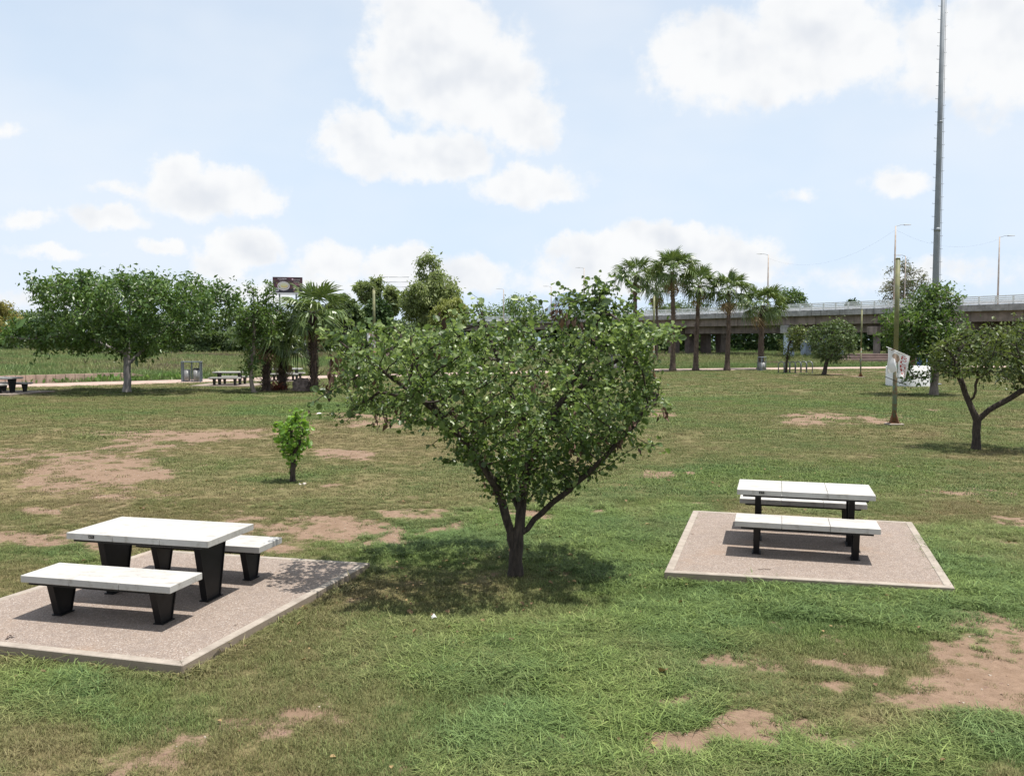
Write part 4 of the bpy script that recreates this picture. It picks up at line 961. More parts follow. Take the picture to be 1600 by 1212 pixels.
# local axes: x along the bridge (away to the left), y across: negative y is the far side
def across(v): return -v
def lb(mb, s0, s1, y0, y1, za, zb, bev=0): return mb.box(((s0+s1)/2, -(y0+y1)/2, (za+zb)/2), (s1-s0, y1-y0, zb-za), None, bev)
m_ = MB(); lb(m_, S0, S1, 0, WD, 6.75, 7.15); m_.build('deck', M['concrete_grey'], over)
joints = [S0]+list(np.arange(-45, 225, 15.))+[S1]
for a, b_ in zip(joints, joints[1:]):
    lb(MB(), a+.02, b_-.02, -.12, .35, 6.42, 7.22, .03).build('edge_beam', M['concrete_grey'], over)
for a, b_ in zip(joints[::1], joints[1:]):
    lb(MB(), a+.03, b_-.03, .75, 1.35, 5.15, 6.749, .04).build('girder', M['concrete'], over)
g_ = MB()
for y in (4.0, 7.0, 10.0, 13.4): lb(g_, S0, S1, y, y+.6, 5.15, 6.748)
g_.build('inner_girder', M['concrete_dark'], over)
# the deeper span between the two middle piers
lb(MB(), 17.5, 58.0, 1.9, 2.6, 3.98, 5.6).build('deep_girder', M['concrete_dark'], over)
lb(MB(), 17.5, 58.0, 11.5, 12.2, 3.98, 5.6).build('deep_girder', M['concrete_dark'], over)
# white railing of posts and three rails on both edges
rl = MB()
for y in (.1, WD-.1):
    for z in (7.45, 7.7, 7.93, 8.17): lb(rl, S0, S1, y-.05, y+.05, z-.07, z+.07)
    for s in np.arange(S0, S1, 2.05): lb(rl, s-.09, s+.09, y-.07, y+.07, 7.222, 8.115)
rl.build('railing', M['white_rail'], over)
def s_of(px):                                       # place along the near edge seen at this column of the photograph
    k = (px-CX)/F; return (k*ax0[1]-ax0[0])/(axd[0]-k*axd[1])
def pier(px, n, gap, dia, mat, y0=1.2, cap=(4.15, 5.12), rect=False):
    s = s_of(px)
    pr = MB(); lb(pr, s-.75, s+.75, y0-1.2, y0+(n-1)*gap+1.2, *cap, .06); pr = pr.build('pier_cap', M['concrete'] if mat != 'concrete_blue' else M['concrete_grey'], over)
    for k in range(n):
        y = -(y0+k*gap); c = MB()
        if rect: c.box((s, y, cap[0]/2-.2), (dia*.9, dia*1.15, cap[0]+.38), None, .05)
        else: c.tube([(s, y, -.4), (s, y, cap[0]-.002)], dia/2, 14)
        c.build('column', M[mat], pr)
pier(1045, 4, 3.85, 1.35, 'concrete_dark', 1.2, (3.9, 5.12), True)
pier(1224, 4, 3.9, 1.15, 'concrete_blue', 1.2, (3.9, 5.12), True)
pier(1361, 3, 4.6, .95, 'concrete', 1.2, (3.6, 4.75))
pier(1500, 3, 4.6, .95, 'concrete', 1.2, (4.1, 5.12)); pier(1640, 3, 4.6, .95, 'concrete', 1.2, (4.1, 5.12))
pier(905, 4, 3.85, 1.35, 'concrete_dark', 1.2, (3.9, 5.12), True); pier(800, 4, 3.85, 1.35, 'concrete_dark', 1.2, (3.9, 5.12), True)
# the stepped terrace in the shade below it
st = tag(empty('stepped_terrace', (0, 0, 0)), 'low brown stepped terrace in the shade under the overpass', 'steps')
for k in range(4):
    a, b_ = at(1318+k*9, 575, 103+k*1.3), at(1440, 575, 103+k*1.3)
    MB().box(((a[0]+b_[0])/2, 103.65+k*1.3+2.6-k*.6, .2+.2*k-.3), (b_[0]-a[0], 6.5-k*1.2, .4+.4*k-.2 if False else .4)).build('step', M['steps'], st) if k == 0 else \
    MB().box(((a[0]+b_[0])/2, 104.5+k*1.3+1.5, .3*k+.15), (b_[0]-a[0], 5-k*.8, .3)).build('step', M['steps'], st)

# street lamps on the overpass
def lamp(px, ytop, off, head, label, thick=.10, arm=2.0):
    s = s_of(px); 
    for _ in range(8):                               # slide along so that the lamp stands on the deck line at this offset
        q = ax0+axd*s+axp*off; e = (px-CX)/F*q[1]-q[0]; s += e/(axd[0]-(px-CX)/F*axd[1])
    q = ax0+axd*s+axp*off; zt = at(px, ytop, q[1])[2]; o = tag(empty('street_lamp', (q[0], q[1], 7.15)), label, 'street lamp', 'street lamps on the overpass'); h = zt-7.15
    MB().tube([(0, 0, 0), (0, 0, h*.5), (0, 0, h)], [thick*1.2, thick, thick*.7], 8).build('pole', M['lamp_pole'], o)
    MB().box((0, 0, .02), (.4, .4, .04)).build('base_plate', M['galv'], o)
    MB().tube([(0, 0, h-.1), (head*arm*.5, 0, h+.12), (head*arm, 0, h+.14)], .035, 5).build('arm', M['galv'], o)
    MB().prism([(head*(arm-.2), -.14, h+.06), (head*(arm+.75), -.10, h+.10), (head*(arm+.75), .10, h+.10), (head*(arm-.2), .14, h+.06)][::1 if head > 0 else -1],
               [(head*(arm-.2), -.12, h+.2), (head*(arm+.7), -.07, h+.19), (head*(arm+.7), .07, h+.19), (head*(arm-.2), .12, h+.2)][::1 if head > 0 else -1], .02).build('lamp_head', M['lamp_head'], o)
    return np.array([q[0], q[1], zt])
t1 = lamp(1394.5, 353, 1.0, 1, 'tallest street lamp on the overpass, a rust streaked pole with its head to the right', .13, 1.3)
t2 = lamp(1556, 370, 13.6, 1, 'street lamp at the right end of the overpass', .11, 1.3)
t3 = lamp(1198, 398, 13.0, -1, 'street lamp above the shortest palm with its head to the left', .13, 1.3)
lamp(1411, 400, 13.8, -1, 'short street lamp seen through the sparse greyish tree', .08, 1.0)
lamp(1149, 428, 13.5, -1, 'small far street lamp behind the fourth palm', .09, 1.2)
lamp(912, 419, 13.5, -1, 'far street lamp rising left of the palm row above the bush', .12, 1.2)
lamp(861, 448, 13.5, -1, 'far street lamp above the top left of the bush', .12, 1.2)
lamp(787, 452, 13.5, -1, 'farthest street lamp beyond the bush at left', .13, 1.2)
def wire(a, b_, sag, label, group=None):
    pts = [a+(b_-a)*s-np.array([0, 0, sag*4*s*(1-s)]) for s in np.linspace(0, 1, 22)]
    return tag(MB().tube(pts, .006, 4).build('overhead_wire', M['wire']), label, 'wire', group)
wire(t1-[0, 0, .5], t2-[0, 0, .3], 1.6, 'thin cable sagging between the two right street lamps', 'cables between the street lamps'); wire(t3-[0, 0, .6], t1-[0, 0, .5], 2.6, 'thin cable sagging left from the tallest street lamp', 'cables between the street lamps')

# ------------------------------------------------------------------ tall mast, white round wall, posts
Ym = 58.; mb_ = at(1459, 560, Ym); mb_[2] = 0
mast = tag(empty('tall_mast', mb_), 'very tall grey steel mast with climbing pegs leaving the top of the view', 'mast')
MB().tube([(0, 0, -.3), (0, 0, 8), (0, 0, 16), (0, 0, 31)], [.235, .205, .165, .10], 20).build('shaft', M['mast'], mast)
MB().tube([(0, 0, 10.0), (0, 0, 10.25)], [.205, .203], 20).tube([(0, 0, 17.0), (0, 0, 17.12)], [.168, .166], 20).build('joint_ring', M['mast'], mast)
MB().tube([(0, 0, 0), (0, 0, .06)], [.5, .5], 16).build('base_flange', M['galv'], mast)
MB().tube([(.30, -.02, .5), (.27, -.02, 8), (.23, -.02, 16), (.15, -.02, 31)], .014, 5).build('safety_cable', M['wire'], mast)
peg0 = None
for k in range(66):
    z = 3+k*.42; sg = -1 if k % 2 else 1; rad = np.interp(z, [-.3, 8, 16, 31], [.235, .205, .165, .10])
    if peg0 is None:
        peg0 = MB().tube([(0, 0, 0), (.17, 0, 0), (.185, 0, .04)], .013, 5).build('climbing_peg', M['galv'], mast); o = peg0
    else: o = link('climbing_peg', peg0.data, None, mast)
    o.location = (sg*(rad-.01), 0, z); o.rotation_euler = (0, 0, 0 if sg > 0 else PI)
def round_wall():
    p = gnd(1438, 604.5); R_ = 36.5/F*p[1]; c = np.array([p[0], p[1]+R_*.98, p[2]]); hgt = .0
    hgt = float(at(1438, 573, p[1])[2]-p[2]); o = tag(empty('round_wall', c), 'low white painted round wall behind the banner pole', 'planter wall'); n = 40
    V = []; 
    for (r_, z) in ((R_, -.25), (R_, hgt-.02), (R_-.02, hgt), (R_-.17, hgt), (R_-.19, hgt-.02), (R_-.19, .1)):
        V += [(r_*math.cos(2*PI*k/n), r_*math.sin(2*PI*k/n), z) for k in range(n)]
    q = [(a*n+k, a*n+(k+1) % n, (a+1)*n+(k+1) % n, (a+1)*n+k) for a in range(5) for k in range(n)]
    w = link('wall', mesh_np('wall', np.array(V), np.array(q), None, False), M['white_paint'], o)
    V = [(0, 0, .3)]+[((R_-.18)*math.cos(2*PI*k/n), (R_-.18)*math.sin(2*PI*k/n), .3) for k in range(n)]
    link('soil_fill', mesh_np('soil_fill', np.array(V), np.array([(0, 1+k, 1+(k+1) % n) for k in range(n)])), M['steps'], o)
round_wall()
def post(name, px, ytop, Yp, w, mat, label, cat='post'):
    p = at(px, 560, Yp); z = float(ground_z(p[0], p[1])); h = at(px, ytop, Yp)[2]-z; o = tag(empty(name, (p[0], p[1], z)), label, cat)
    MB().box((0, 0, h/2-.1), (w, w, h+.2), None, w*.12).build('shaft', M[mat], o); MB().box((0, 0, h+.03), (w*1.15, w*1.15, .05)).build('cap', M[mat], o); return o, h
post('blue_post', 1436.5, 540, 70, .26, 'blue_paint', 'bright blue square post rising behind the white round wall')
post('red_post', 1426, 556, 76, .30, 'red_paint', 'dark red stub post behind the white round wall left of the blue post')
o, h = post('panel_post', 1449, 552, 72, .12, 'pale_blue', 'post carrying a pale blue panel behind the leafy tree trunk')
MB().box((.1, -.09, h-.45), (.42, .04, .75), None, .008).build('panel', M['pale_blue'], o)
MB().box((.1, -.115, h-.35), (.22, .008, .3)).build('panel_picture', M['blue_paint'], o)

# ------------------------------------------------------------------ flag poles with cloth banners
FONT = {'R': ['1110', '1001', '1001', '1110', '1010', '1001', '1001'], 'C': ['0111', '1000', '1000', '1000', '1000', '1000', '0111'], 'A': ['0110', '1001', '1001', '1111', '1001', '1001', '1001'],
        'D': ['1110', '1001', '1001', '1001', '1001', '1001', '1110'], 'O': ['0110', '1001', '1001', '1001', '1001', '1001', '0110'], 'E': ['1111', '1000', '1000', '1110', '1000', '1000', '1111'], 'L': ['1000']*6+['1111']}
m, t, bs = new_mat('printed_banner_cloth')
ca = t.node('ShaderNodeAttribute', attribute_name='print').outputs['Color']; t.l.new(ca, bs.inputs['Base Color']); bs.inputs['Roughness'].default_value = .75
tr = t.node('ShaderNodeBsdfTranslucent'); t.l.new(ca, tr.inputs['Color']); mx = t.node('ShaderNodeMixShader'); mx.inputs[0].default_value = .3
t.l.new(bs.outputs[0], mx.inputs[1]); t.l.new(tr.outputs[0], mx.inputs[2]); t.l.new(mx.outputs[0], t.n['Material Output'].inputs[0]); M['cloth'] = m
def banner_cloth(w, h, seed, letters='RCARO'):
    nu, nv = 56, 96; V, col = [], []
    u, v = np.meshgrid(np.linspace(0, 1, nu), np.linspace(0, 1, nv)); dr = .42*u*w*1.0
    x = u*w*(1-.15*v) + .03*np.sin(v*7+u*3)*v + .05*v*v*(1-u); z = -v*h*(1-.16*np.abs(np.sin(u*6.2+.6))*v) - dr*(1-.25*v) + .16*v*np.exp(-((u-.30)/.10)**2)
    y = .085*np.sin(u*12+v*2.2)*(.2+v) + .07*np.sin(u*5-v*4)*v - .09*np.exp(-((u-.28)/.06)**2)*v
    Vv = np.stack([x, y, z], -1).reshape(-1, 3)
    cu, cv = (u[:-1, :-1]+u[1:, 1:])/2, (v[:-1, :-1]+v[1:, 1:])/2; K = np.ones((nv-1, nu-1, 4)); K[..., :3] = (.74, .74, .745)
    d = ((cu-.40)/.20)**2+((cv-.26)/.15)**2; nz = fbm(cu*14, cv*14, seed, 3)
    K[d < 1, :3] = np.stack([.10+.45*nz, .075+.36*nz, .055+.28*nz], -1)[d < 1]
    d = ((cu-.40)/.09)**2+((cv-.30)/.09)**2; K[d < 1, :3] = (.42, .31, .25)
    d = ((cu-.42)/.16)**2+((cv-.62)/.22)**2; K[(d < 1) & (nz > .5), :3] = (.60, .645, .70)
    K[(((cu-.45)/.10)**2+((cv-.80)/.10)**2 < 1) & (nz > .55), :3] = (.28, .40, .33)
    K[(cv < .03), :3] = (.60, .60, .61)
    n = len(letters)
    for i_, ch in enumerate(letters):
        a0, a1 = .07+.86*i_/n, .07+.86*(i_+.86)/n
        rr = np.floor((cv-a0)/(a1-a0)*7).astype(int); cc = np.floor((cu-.66)/(.22)*4).astype(int)
        ok = (rr >= 0) & (rr < 7) & (cc >= 0) & (cc < 4)
        for yy, xx in zip(*np.where(ok)):
            if FONT[ch][rr[yy, xx]][cc[yy, xx]] == '1': K[yy, xx, :3] = (.36, .035, .025)
    i = np.arange((nv-1)*(nu-1)); q = i//(nu-1)*nu+i % (nu-1)
    return mesh_np('banner', Vv, np.stack([q, q+1, q+nu+1, q+nu], 1), None, True, {'print': ('FACE', K.reshape(-1, 4))})
def pole(px, py, ptop, rad, label, Yp=None, banner=None, gr='painted poles in the lawn'):
    if Yp is None: p = gnd(px, py)
    else: p = at(px, 560, Yp); p[2] = float(ground_z(p[0], p[1]))
    h = float(at(px, ptop, p[1])[2]-p[2]); o = tag(empty('lawn_pole', p), label, 'pole', gr); cut = h*.44
    MB().tube([(0, 0, .1), (0, 0, cut)], rad, 12).build('lower_shaft', M['pole_green'], o)
    MB().tube([(0, 0, cut), (0, 0, h)], [rad, rad*.98], 12).build('upper_shaft', M['pole_yellow'], o)
    MB().tube([(0, 0, h), (0, 0, h+.05)], [rad*1.1, rad*.7], 12).build('pole_cap', M['pole_yellow'], o)
    for k in range(4):
        a = k*PI/2+.4; c, s = math.cos(a), math.sin(a)
        MB().prism([(c*rad*.9-s*.012, s*rad*.9+c*.012, .09), (c*.22-s*.012, s*.22+c*.012, .09), (c*.22+s*.012, s*.22-c*.012, .09), (c*rad*.9+s*.012, s*rad*.9-c*.012, .09)],
                   [(c*rad*.9-s*.012, s*rad*.9+c*.012, .42), (c*rad*1.15-s*.012, s*rad*1.15+c*.012, .42), (c*rad*1.15+s*.012, s*rad*1.15-c*.012, .42), (c*rad*.9+s*.012, s*rad*.9-c*.012, .42)]).build('gusset', M['rust'], o)
    MB().box((0, 0, .08), (.34, .34, .02)).build('base_plate', M['rust'], o); MB().box((0, 0, -.1), (.5, .5, .34), None, .02).build('footing', M['kerb'], o)
    return o, p, h
o, p, h = pole(1397, 664, 405, .078, 'olive and rusty green pole carrying the white printed banner')
bn = at(1387.5, 543, p[1]-.12); B_ = tag(empty('banner', bn), 'torn white cloth banner with a portrait and red lettering tied to the pole', 'banner')
w_ = 34/F*p[1]; hh = 45/F*p[1]
link('cloth', banner_cloth(w_, hh, 5), M['cloth'], B_)
MB().tube([(-.06, 0, .03), (w_*1.02, 0, -.42*w_*1.0)], .012, 6).build('top_rod', M['white_rail'], B_)
MB().tube([(-.07, .03, -hh*1.0), (w_*.95, .03, -hh*1.0-.42*w_)], .011, 6).build('bottom_rod', M['black_steel'], B_)
MB().box((.17, .05, -.06), (.1, .12, .05)).build('clamp', M['rust'], B_)
o2, p2, h2 = pole(585, 0, 452, .085, 'olive yellow pole at left, its foot hidden behind the bushy tree', 56.)
bn = at(573, 515, p2[1]-.12); B2 = tag(empty('banner', bn), 'small white banner seen through the left of the bushy tree', 'banner'); w2, h2_ = 15/F*p2[1], 22/F*p2[1]
link('cloth', banner_cloth(w2, h2_, 8, 'LEA'), M['cloth'], B2); MB().tube([(-.05, 0, .02), (w2, 0, -.42*w2)], .012, 6).build('top_rod', M['white_rail'], B2)
pole(1021, 591, 462, .075, 'thin olive pole standing right of the bushy tree, below the palms')
pole(1344.5, 590, 484, .06, 'thin green pole standing right of the round crowned small tree')

# ------------------------------------------------------------------ litter bins in frames, bike racks
def bin_stand(p, s, th, label, lean=0):
    o = tag(empty('bin_stand', p, th), label, 'litter bin', 'litter bin stands by the path'); o.scale = (s, s, s); W, D, h = 1.24, .36, 1.4
    for x in (-W/2, 0, W/2):
        for y in ((-D/2, D/2) if x else (0,)): MB().box((x, y, h/2), (.09, .05, h), None, .006).build('frame_post', M['grey_paint'], o)
    MB().box((0, 0, h+.03), (W+.12, D+.08, .06), None, .01).build('top_rail', M['grey_paint'], o); MB().box((0, 0, .10), (W-.09, D*.7, .05)).build('bottom_rail', M['grey_paint'], o)
    for sg, nm in ((-1, 'bin_steel'), (1, 'bin_steel')):
        b_ = MB().tube([(sg*W/4, 0, .14), (sg*W/4, 0, .16), (sg*W/4, 0, .88)], [.19, .215, .225], 18).build('bin', M[nm], o)
        MB().tube([(sg*W/4, 0, .88), (sg*W/4, 0, .90)], [.235, .235], 18).build('rim', M['bin_steel' if sg < 0 else 'bin_dark'], b_)
        MB().tube([(sg*W/4, 0, .90), (sg*W/4, 0, .905 if sg < 0 else 1.0)], [.20, .20], 18).build('liner', M['bin_dark'], b_)
        MB().box((sg*W/4, 0, .98), (.03, .03, .001+.2)).build('hinge_arm', M['grey_paint'], b_) if False else None
    return o
bin_stand(gnd(300, 597.5), 1.0, .06, 'grey framed stand with two steel litter bins by the path at left')
bin_stand(gnd(966, 579), 1.05, .1, 'grey bin stand half hidden by leaves at the right side of the bushy tree')
p = gnd(1194, 579.5); p[1] += .8; bin_stand(p, .9, .9, 'dark grey bin stand beside the trunk of the shortest palm')
p0 = gnd(1220, 583); rk = None
for k in range(6):
    x = 1221+k*8.7 if k else 1221
    a = at(x, 575, p0[1]+k*.18); z = float(ground_z(a[0], a[1])); o = tag(empty('bike_rack', (a[0], a[1], z), -.98), ['first bike rack hoop beside the shortest palm side of the row', 'second bike rack hoop from the left', 'third bike rack hoop from the left', 'fourth bike rack hoop from the left', 'fifth bike rack hoop from the left', 'last bike rack hoop at the right end of the row'][k], 'bike rack', 'bike rack hoops by the path')
    if rk is None:
        pts = [(-.33, 0, -.1), (-.33, 0, .72)]+[(-.33+.33*(1-math.cos(a_)), 0, .72+.30*math.sin(a_)) for a_ in np.linspace(.3, PI-.3, 7)]+[(.33, 0, .72), (.33, 0, -.1)]
        rk = [MB().tube(pts, .045, 8).build('hoop', M['rack'], o)]
        rk.append(MB().tube([(-.33, 0, 0), (-.33, 0, .02)], .09, 8).tube([(.33, 0, 0), (.33, 0, .02)], .09, 8).build('floor_flange', M['galv'], o))
    else:
        for q in rk: link(q.name.split('.')[0], q.data, None, o)

# ------------------------------------------------------------------ low pink wall of panels along the far edge of the path
lw = tag(empty('low_wall', (0, 0, 0)), 'low pinkish concrete wall of square panels on the far side of the path', 'wall')
W0_, W1_ = on_plane(-60, 603.5, .0), on_plane(203, 595, .0); d_ = (W1_-W0_)[:2]; Lw = np.linalg.norm(d_); d_ /= Lw; aw = math.atan2(d_[1], d_[0]); hw_ = .60
lw.location = Vector((W0_[0], W0_[1], 0)); lw.rotation_euler = (0, 0, aw); npan = int(Lw/.615); pw_ = Lw/npan; r = np.random.default_rng(3)
for k in range(npan):
    MB().box((pw_*(k+.5), .05+r.normal(0, .004), hw_/2-.05+r.normal(0, .004)), (pw_-.034, .14, hw_+.1), None, .006).build('panel', M['pink_wall'], lw)
MB().box((Lw/2, .06, hw_/2-.07), (Lw, .10, hw_+.06)).build('core', M['steps'], lw)
for k in range(3):
    a, b_ = k*.85, (k+1)*.85; ha, hb = hw_*(1-a/2.6), hw_*(1-b_/2.6)
    MB().prism([(Lw+a+.01, -.02, -.1), (Lw+b_, -.02, -.1), (Lw+b_, .12, -.1), (Lw+a+.01, .12, -.1)], [(Lw+a+.01, -.02, ha), (Lw+b_, -.02, hb), (Lw+b_, .12, hb), (Lw+a+.01, .12, ha)]).build('end_panel', M['pink_wall'], lw)

# ------------------------------------------------------------------ billboard, steel frame, hill
def billboard():
    Yb = 236.; c = at(449.5, 446, Yb); w, h = 45/F*Yb, 26/F*Yb; o = tag(empty('billboard', (c[0], c[1], 0), .22), 'dark maroon billboard with a plate of food above the trees', 'billboard')
    z = c[2]; MB().box((0, .2, z), (w, .3, h), None, .03).build('board', M['black_steel'], o)
    nu, nv = 132, 78; u, v = np.meshgrid(np.linspace(0, 1, nu), np.linspace(0, 1, nv)); V = np.stack([(u-.5)*w*.985, np.full_like(u, .045), z+(.5-v)*h*.985], -1).reshape(-1, 3)
    cu, cv = (u[:-1, :-1]+u[1:, 1:])/2, (v[:-1, :-1]+v[1:, 1:])/2; nz = fbm(cu*7, cv*5, 3, 4); K = np.ones((nv-1, nu-1, 4))
    K[..., :3] = np.stack([.035+.16*nz**2, .016+.03*nz, .028+.06*nz**2], -1); K[cv > .72, :3] = (.022, .018, .03)
    def ell(cx, cy, rx, ry, col, inner=0):
        d = ((cu-cx)/rx)**2+((cv-cy)/ry)**2; K[(d < 1) & (d >= inner), :3] = col
    ell(.36, .53, .21, .27, (.62, .55, .58)); ell(.36, .52, .175, .215, (.20, .13, .10)); ell(.36, .51, .165, .20, (.58, .55, .47)); ell(.38, .53, .12, .10, (.62, .47, .20)); ell(.37, .47, .10, .07, (.60, .58, .36))
    ell(.12, .76, .085, .11, (.50, .44, .55)); ell(.12, .76, .05, .065, (.16, .13, .22))
    rr = np.random.default_rng(4)
    def words_(x0, x1, yc, th, col):                  # lettering too small to be read in the photograph: rows of short strokes
        x = x0
        while x < x1:
            q = rr.uniform(.008, .018); K[(cu > x) & (cu < x+q) & (np.abs(cv-yc) < th*rr.uniform(.6, 1.1)), :3] = col; x += q+.006
    words_(.16, .46, .10, .026, (.66, .58, .62)); words_(.22, .38, .19, .016, (.40, .33, .37)); words_(.66, .92, .16, .02, (.48, .42, .42)); words_(.70, .90, .27, .018, (.44, .44, .36)); words_(.62, .92, .37, .018, (.50, .28, .30)); words_(.68, .90, .46, .018, (.55, .30, .32)); words_(.68, .87, .80, .016, (.60, .22, .24)); words_(.70, .86, .88, .010, (.45, .16, .18))
    for x, y, s in ((.72, .68, .03), (.775, .62, .035), (.83, .68, .03)): ell(x, y, s, s*1.8, (.68, .52, .55))
    ell(.665, .12, .03, .05, (.66, .45, .52)); K[(cv > .93), :3] = (.55, .54, .53)
    m, t, bs = new_mat('billboard_print'); t.l.new(t.node('ShaderNodeAttribute', attribute_name='print').outputs['Color'], bs.inputs['Base Color']); bs.inputs['Roughness'].default_value = .5
    i = np.arange((nv-1)*(nu-1)); q = i//(nu-1)*nu+i % (nu-1)
    link('poster', mesh_np('poster', V, np.stack([q, q+nu, q+nu+1, q+1], 1), None, False, {'print': ('FACE', K.reshape(-1, 4))}), m, o)
    MB().box((0, -.1, z-h/2-.18), (w*1.0, .5, .12)).build('catwalk', M['galv'], o)
    for x in (-w*.28, w*.28): MB().tube([(x, .45, -.3), (x, .45, z+h*.3)], .22, 10).build('support_post', M['galv'], o)
    for k in range(5): MB().tube([(-w*.4+k*w*.2, -.1, z-h/2-.1), (-w*.4+k*w*.2, -.6, z-h/2-.02)], .04, 5).build('flood_light', M['galv'], o)
billboard()
Yf = 175.; a, b_ = at(596, 433, Yf), at(640, 455, Yf); fr = tag(empty('empty_sign_frame', (a[0], Yf, 0)), 'thin empty steel billboard frame left of the tall willow', 'steel frame'); w, zt, zb = b_[0]-a[0], a[2], b_[2]
for x in (0, w*.25, w): MB().tube([(x, 0, -.3), (x, 0, zt)], .07, 6).build('upright', M['galv'], fr)
for z in (zt, zt-(zt-zb)*.35, zt-(zt-zb)*.7, zb): MB().tube([(0, 0, z), (w, 0, z)], .05, 6).build('cross_bar', M['galv'], fr)
# far hill
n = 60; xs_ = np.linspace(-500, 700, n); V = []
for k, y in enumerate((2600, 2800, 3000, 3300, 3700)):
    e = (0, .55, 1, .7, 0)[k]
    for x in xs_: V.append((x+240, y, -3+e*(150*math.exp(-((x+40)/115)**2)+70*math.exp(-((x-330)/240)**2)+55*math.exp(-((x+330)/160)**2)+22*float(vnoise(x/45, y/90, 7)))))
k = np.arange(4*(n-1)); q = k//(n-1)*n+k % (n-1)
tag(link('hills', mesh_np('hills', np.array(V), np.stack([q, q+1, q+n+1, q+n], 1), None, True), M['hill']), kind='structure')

# ------------------------------------------------------------------ small litter
def flat_leaf(px, py, z, size, label, mat, name='dry_leaf', cat='leaf', seed=0):
    p = on_plane(px, py, z); r = np.random.default_rng(seed); n = 5
    return tag(link(name, leaf_mesh(name, r.normal(0, size*.25, (n, 3))*[1, 1, .12]+[0, 0, size*.12], r.normal(0, 1, (n, 3))*[1, 1, .2], r.normal(0, .3, (n, 3))+[0, 0, 1], np.full(n, size), LANCE, r.uniform(0, 1, n)), M[mat], None, p), label, cat)
flat_leaf(18, 996, .098, .055, 'curled dry brown leaves on the front of the left pad', 'pod', seed=2)
flat_leaf(368, 976, .098, .02, 'tiny dark leaf on the left pad right of the front bench', 'pod', seed=3)
flat_leaf(1082, 834, .182, .03, 'small dry leaf near the left kerb of the right pad', 'pod', seed=4)
p = on_plane(1192, 889, .186); tag(MB().tube([(p[0]-.06, p[1], .186), (p[0]+.01, p[1]+.015, .19), (p[0]+.09, p[1]-.01, .187)], .004, 5).build('twig', M['bark_brown']), 'short brown twig lying at the front of the right pad', 'twig')
for px, py, lab in ((499, 647, 'scrap of white paper on the grass above the sapling'), (678, 968, 'white scrap in the grass below the bushy tree')):
    p = gnd(px, py); s = p[1]*.004; bm = bmesh.new(); vs = [bm.verts.new((s*math.cos(a)*q, s*math.sin(a)*q*.7, .02+.02*q*(k % 2))) for k, (a, q) in enumerate(zip(np.linspace(0, 2*PI, 7)[:-1], (1, .7, 1.1, .8, 1, .9)))]; c = bm.verts.new((0, 0, .07))
    for k in range(6): bm.faces.new((vs[k], vs[(k+1) % 6], c))
    me = bpy.data.meshes.new('paper_scrap'); bm.to_mesh(me); bm.free(); tag(link('paper_scrap', me, M['litter'], None, p), lab, 'paper')

# ------------------------------------------------------------------ grass: tufts of blades scattered over the lawn
def tuft_mesh(name, seed, n, rad, hgt, wid, bend, flat=0., stiff=1.):
    r = np.random.default_rng(seed); V, T, tint = [], [], []
    for k in range(n):
        a = r.uniform(0, 2*PI); q = rad*math.sqrt(r.random()); b = np.array([q*math.cos(a), q*math.sin(a), -.008]); d = r.uniform(0, 2*PI)
        h = hgt*r.uniform(.5, 1.15); ben = bend*r.uniform(.3, 1.5)*h; dv = np.array([math.cos(d), math.sin(d), 0]); sv = np.array([-dv[1], dv[0], 0])*wid*r.uniform(.6, 1.2)/2
        h *= (1-flat*r.random()); m = b + dv*ben*.35 + [0, 0, h*.62]; e = b + dv*ben*1.15 + [0, 0, h*(.95-.25*r.random()*bend)]
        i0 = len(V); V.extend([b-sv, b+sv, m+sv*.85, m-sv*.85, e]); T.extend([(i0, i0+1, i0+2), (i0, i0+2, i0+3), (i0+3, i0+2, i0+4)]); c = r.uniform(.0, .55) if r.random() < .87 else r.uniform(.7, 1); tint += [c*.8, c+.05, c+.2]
    return mesh_np(name, np.array(V), np.array(T), {'tint': ('FACE', np.clip(tint, 0, 1))})
proto = bpy.data.collections.new('grass_tufts')       # only instanced
def add_proto(coll, me, mat): me.materials.append(mat); coll.objects.link(bpy.data.objects.new(me.name, me))
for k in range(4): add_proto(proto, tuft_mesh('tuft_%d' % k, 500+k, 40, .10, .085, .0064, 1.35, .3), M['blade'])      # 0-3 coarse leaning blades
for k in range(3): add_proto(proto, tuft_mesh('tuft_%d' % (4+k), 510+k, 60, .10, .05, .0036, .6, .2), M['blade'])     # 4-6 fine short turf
for k in range(3): add_proto(proto, tuft_mesh('tuft_%d' % (7+k), 520+k, 46, .26, .075, .013, .9, .3), M['blade'])     # 7-9 wide, for farther away
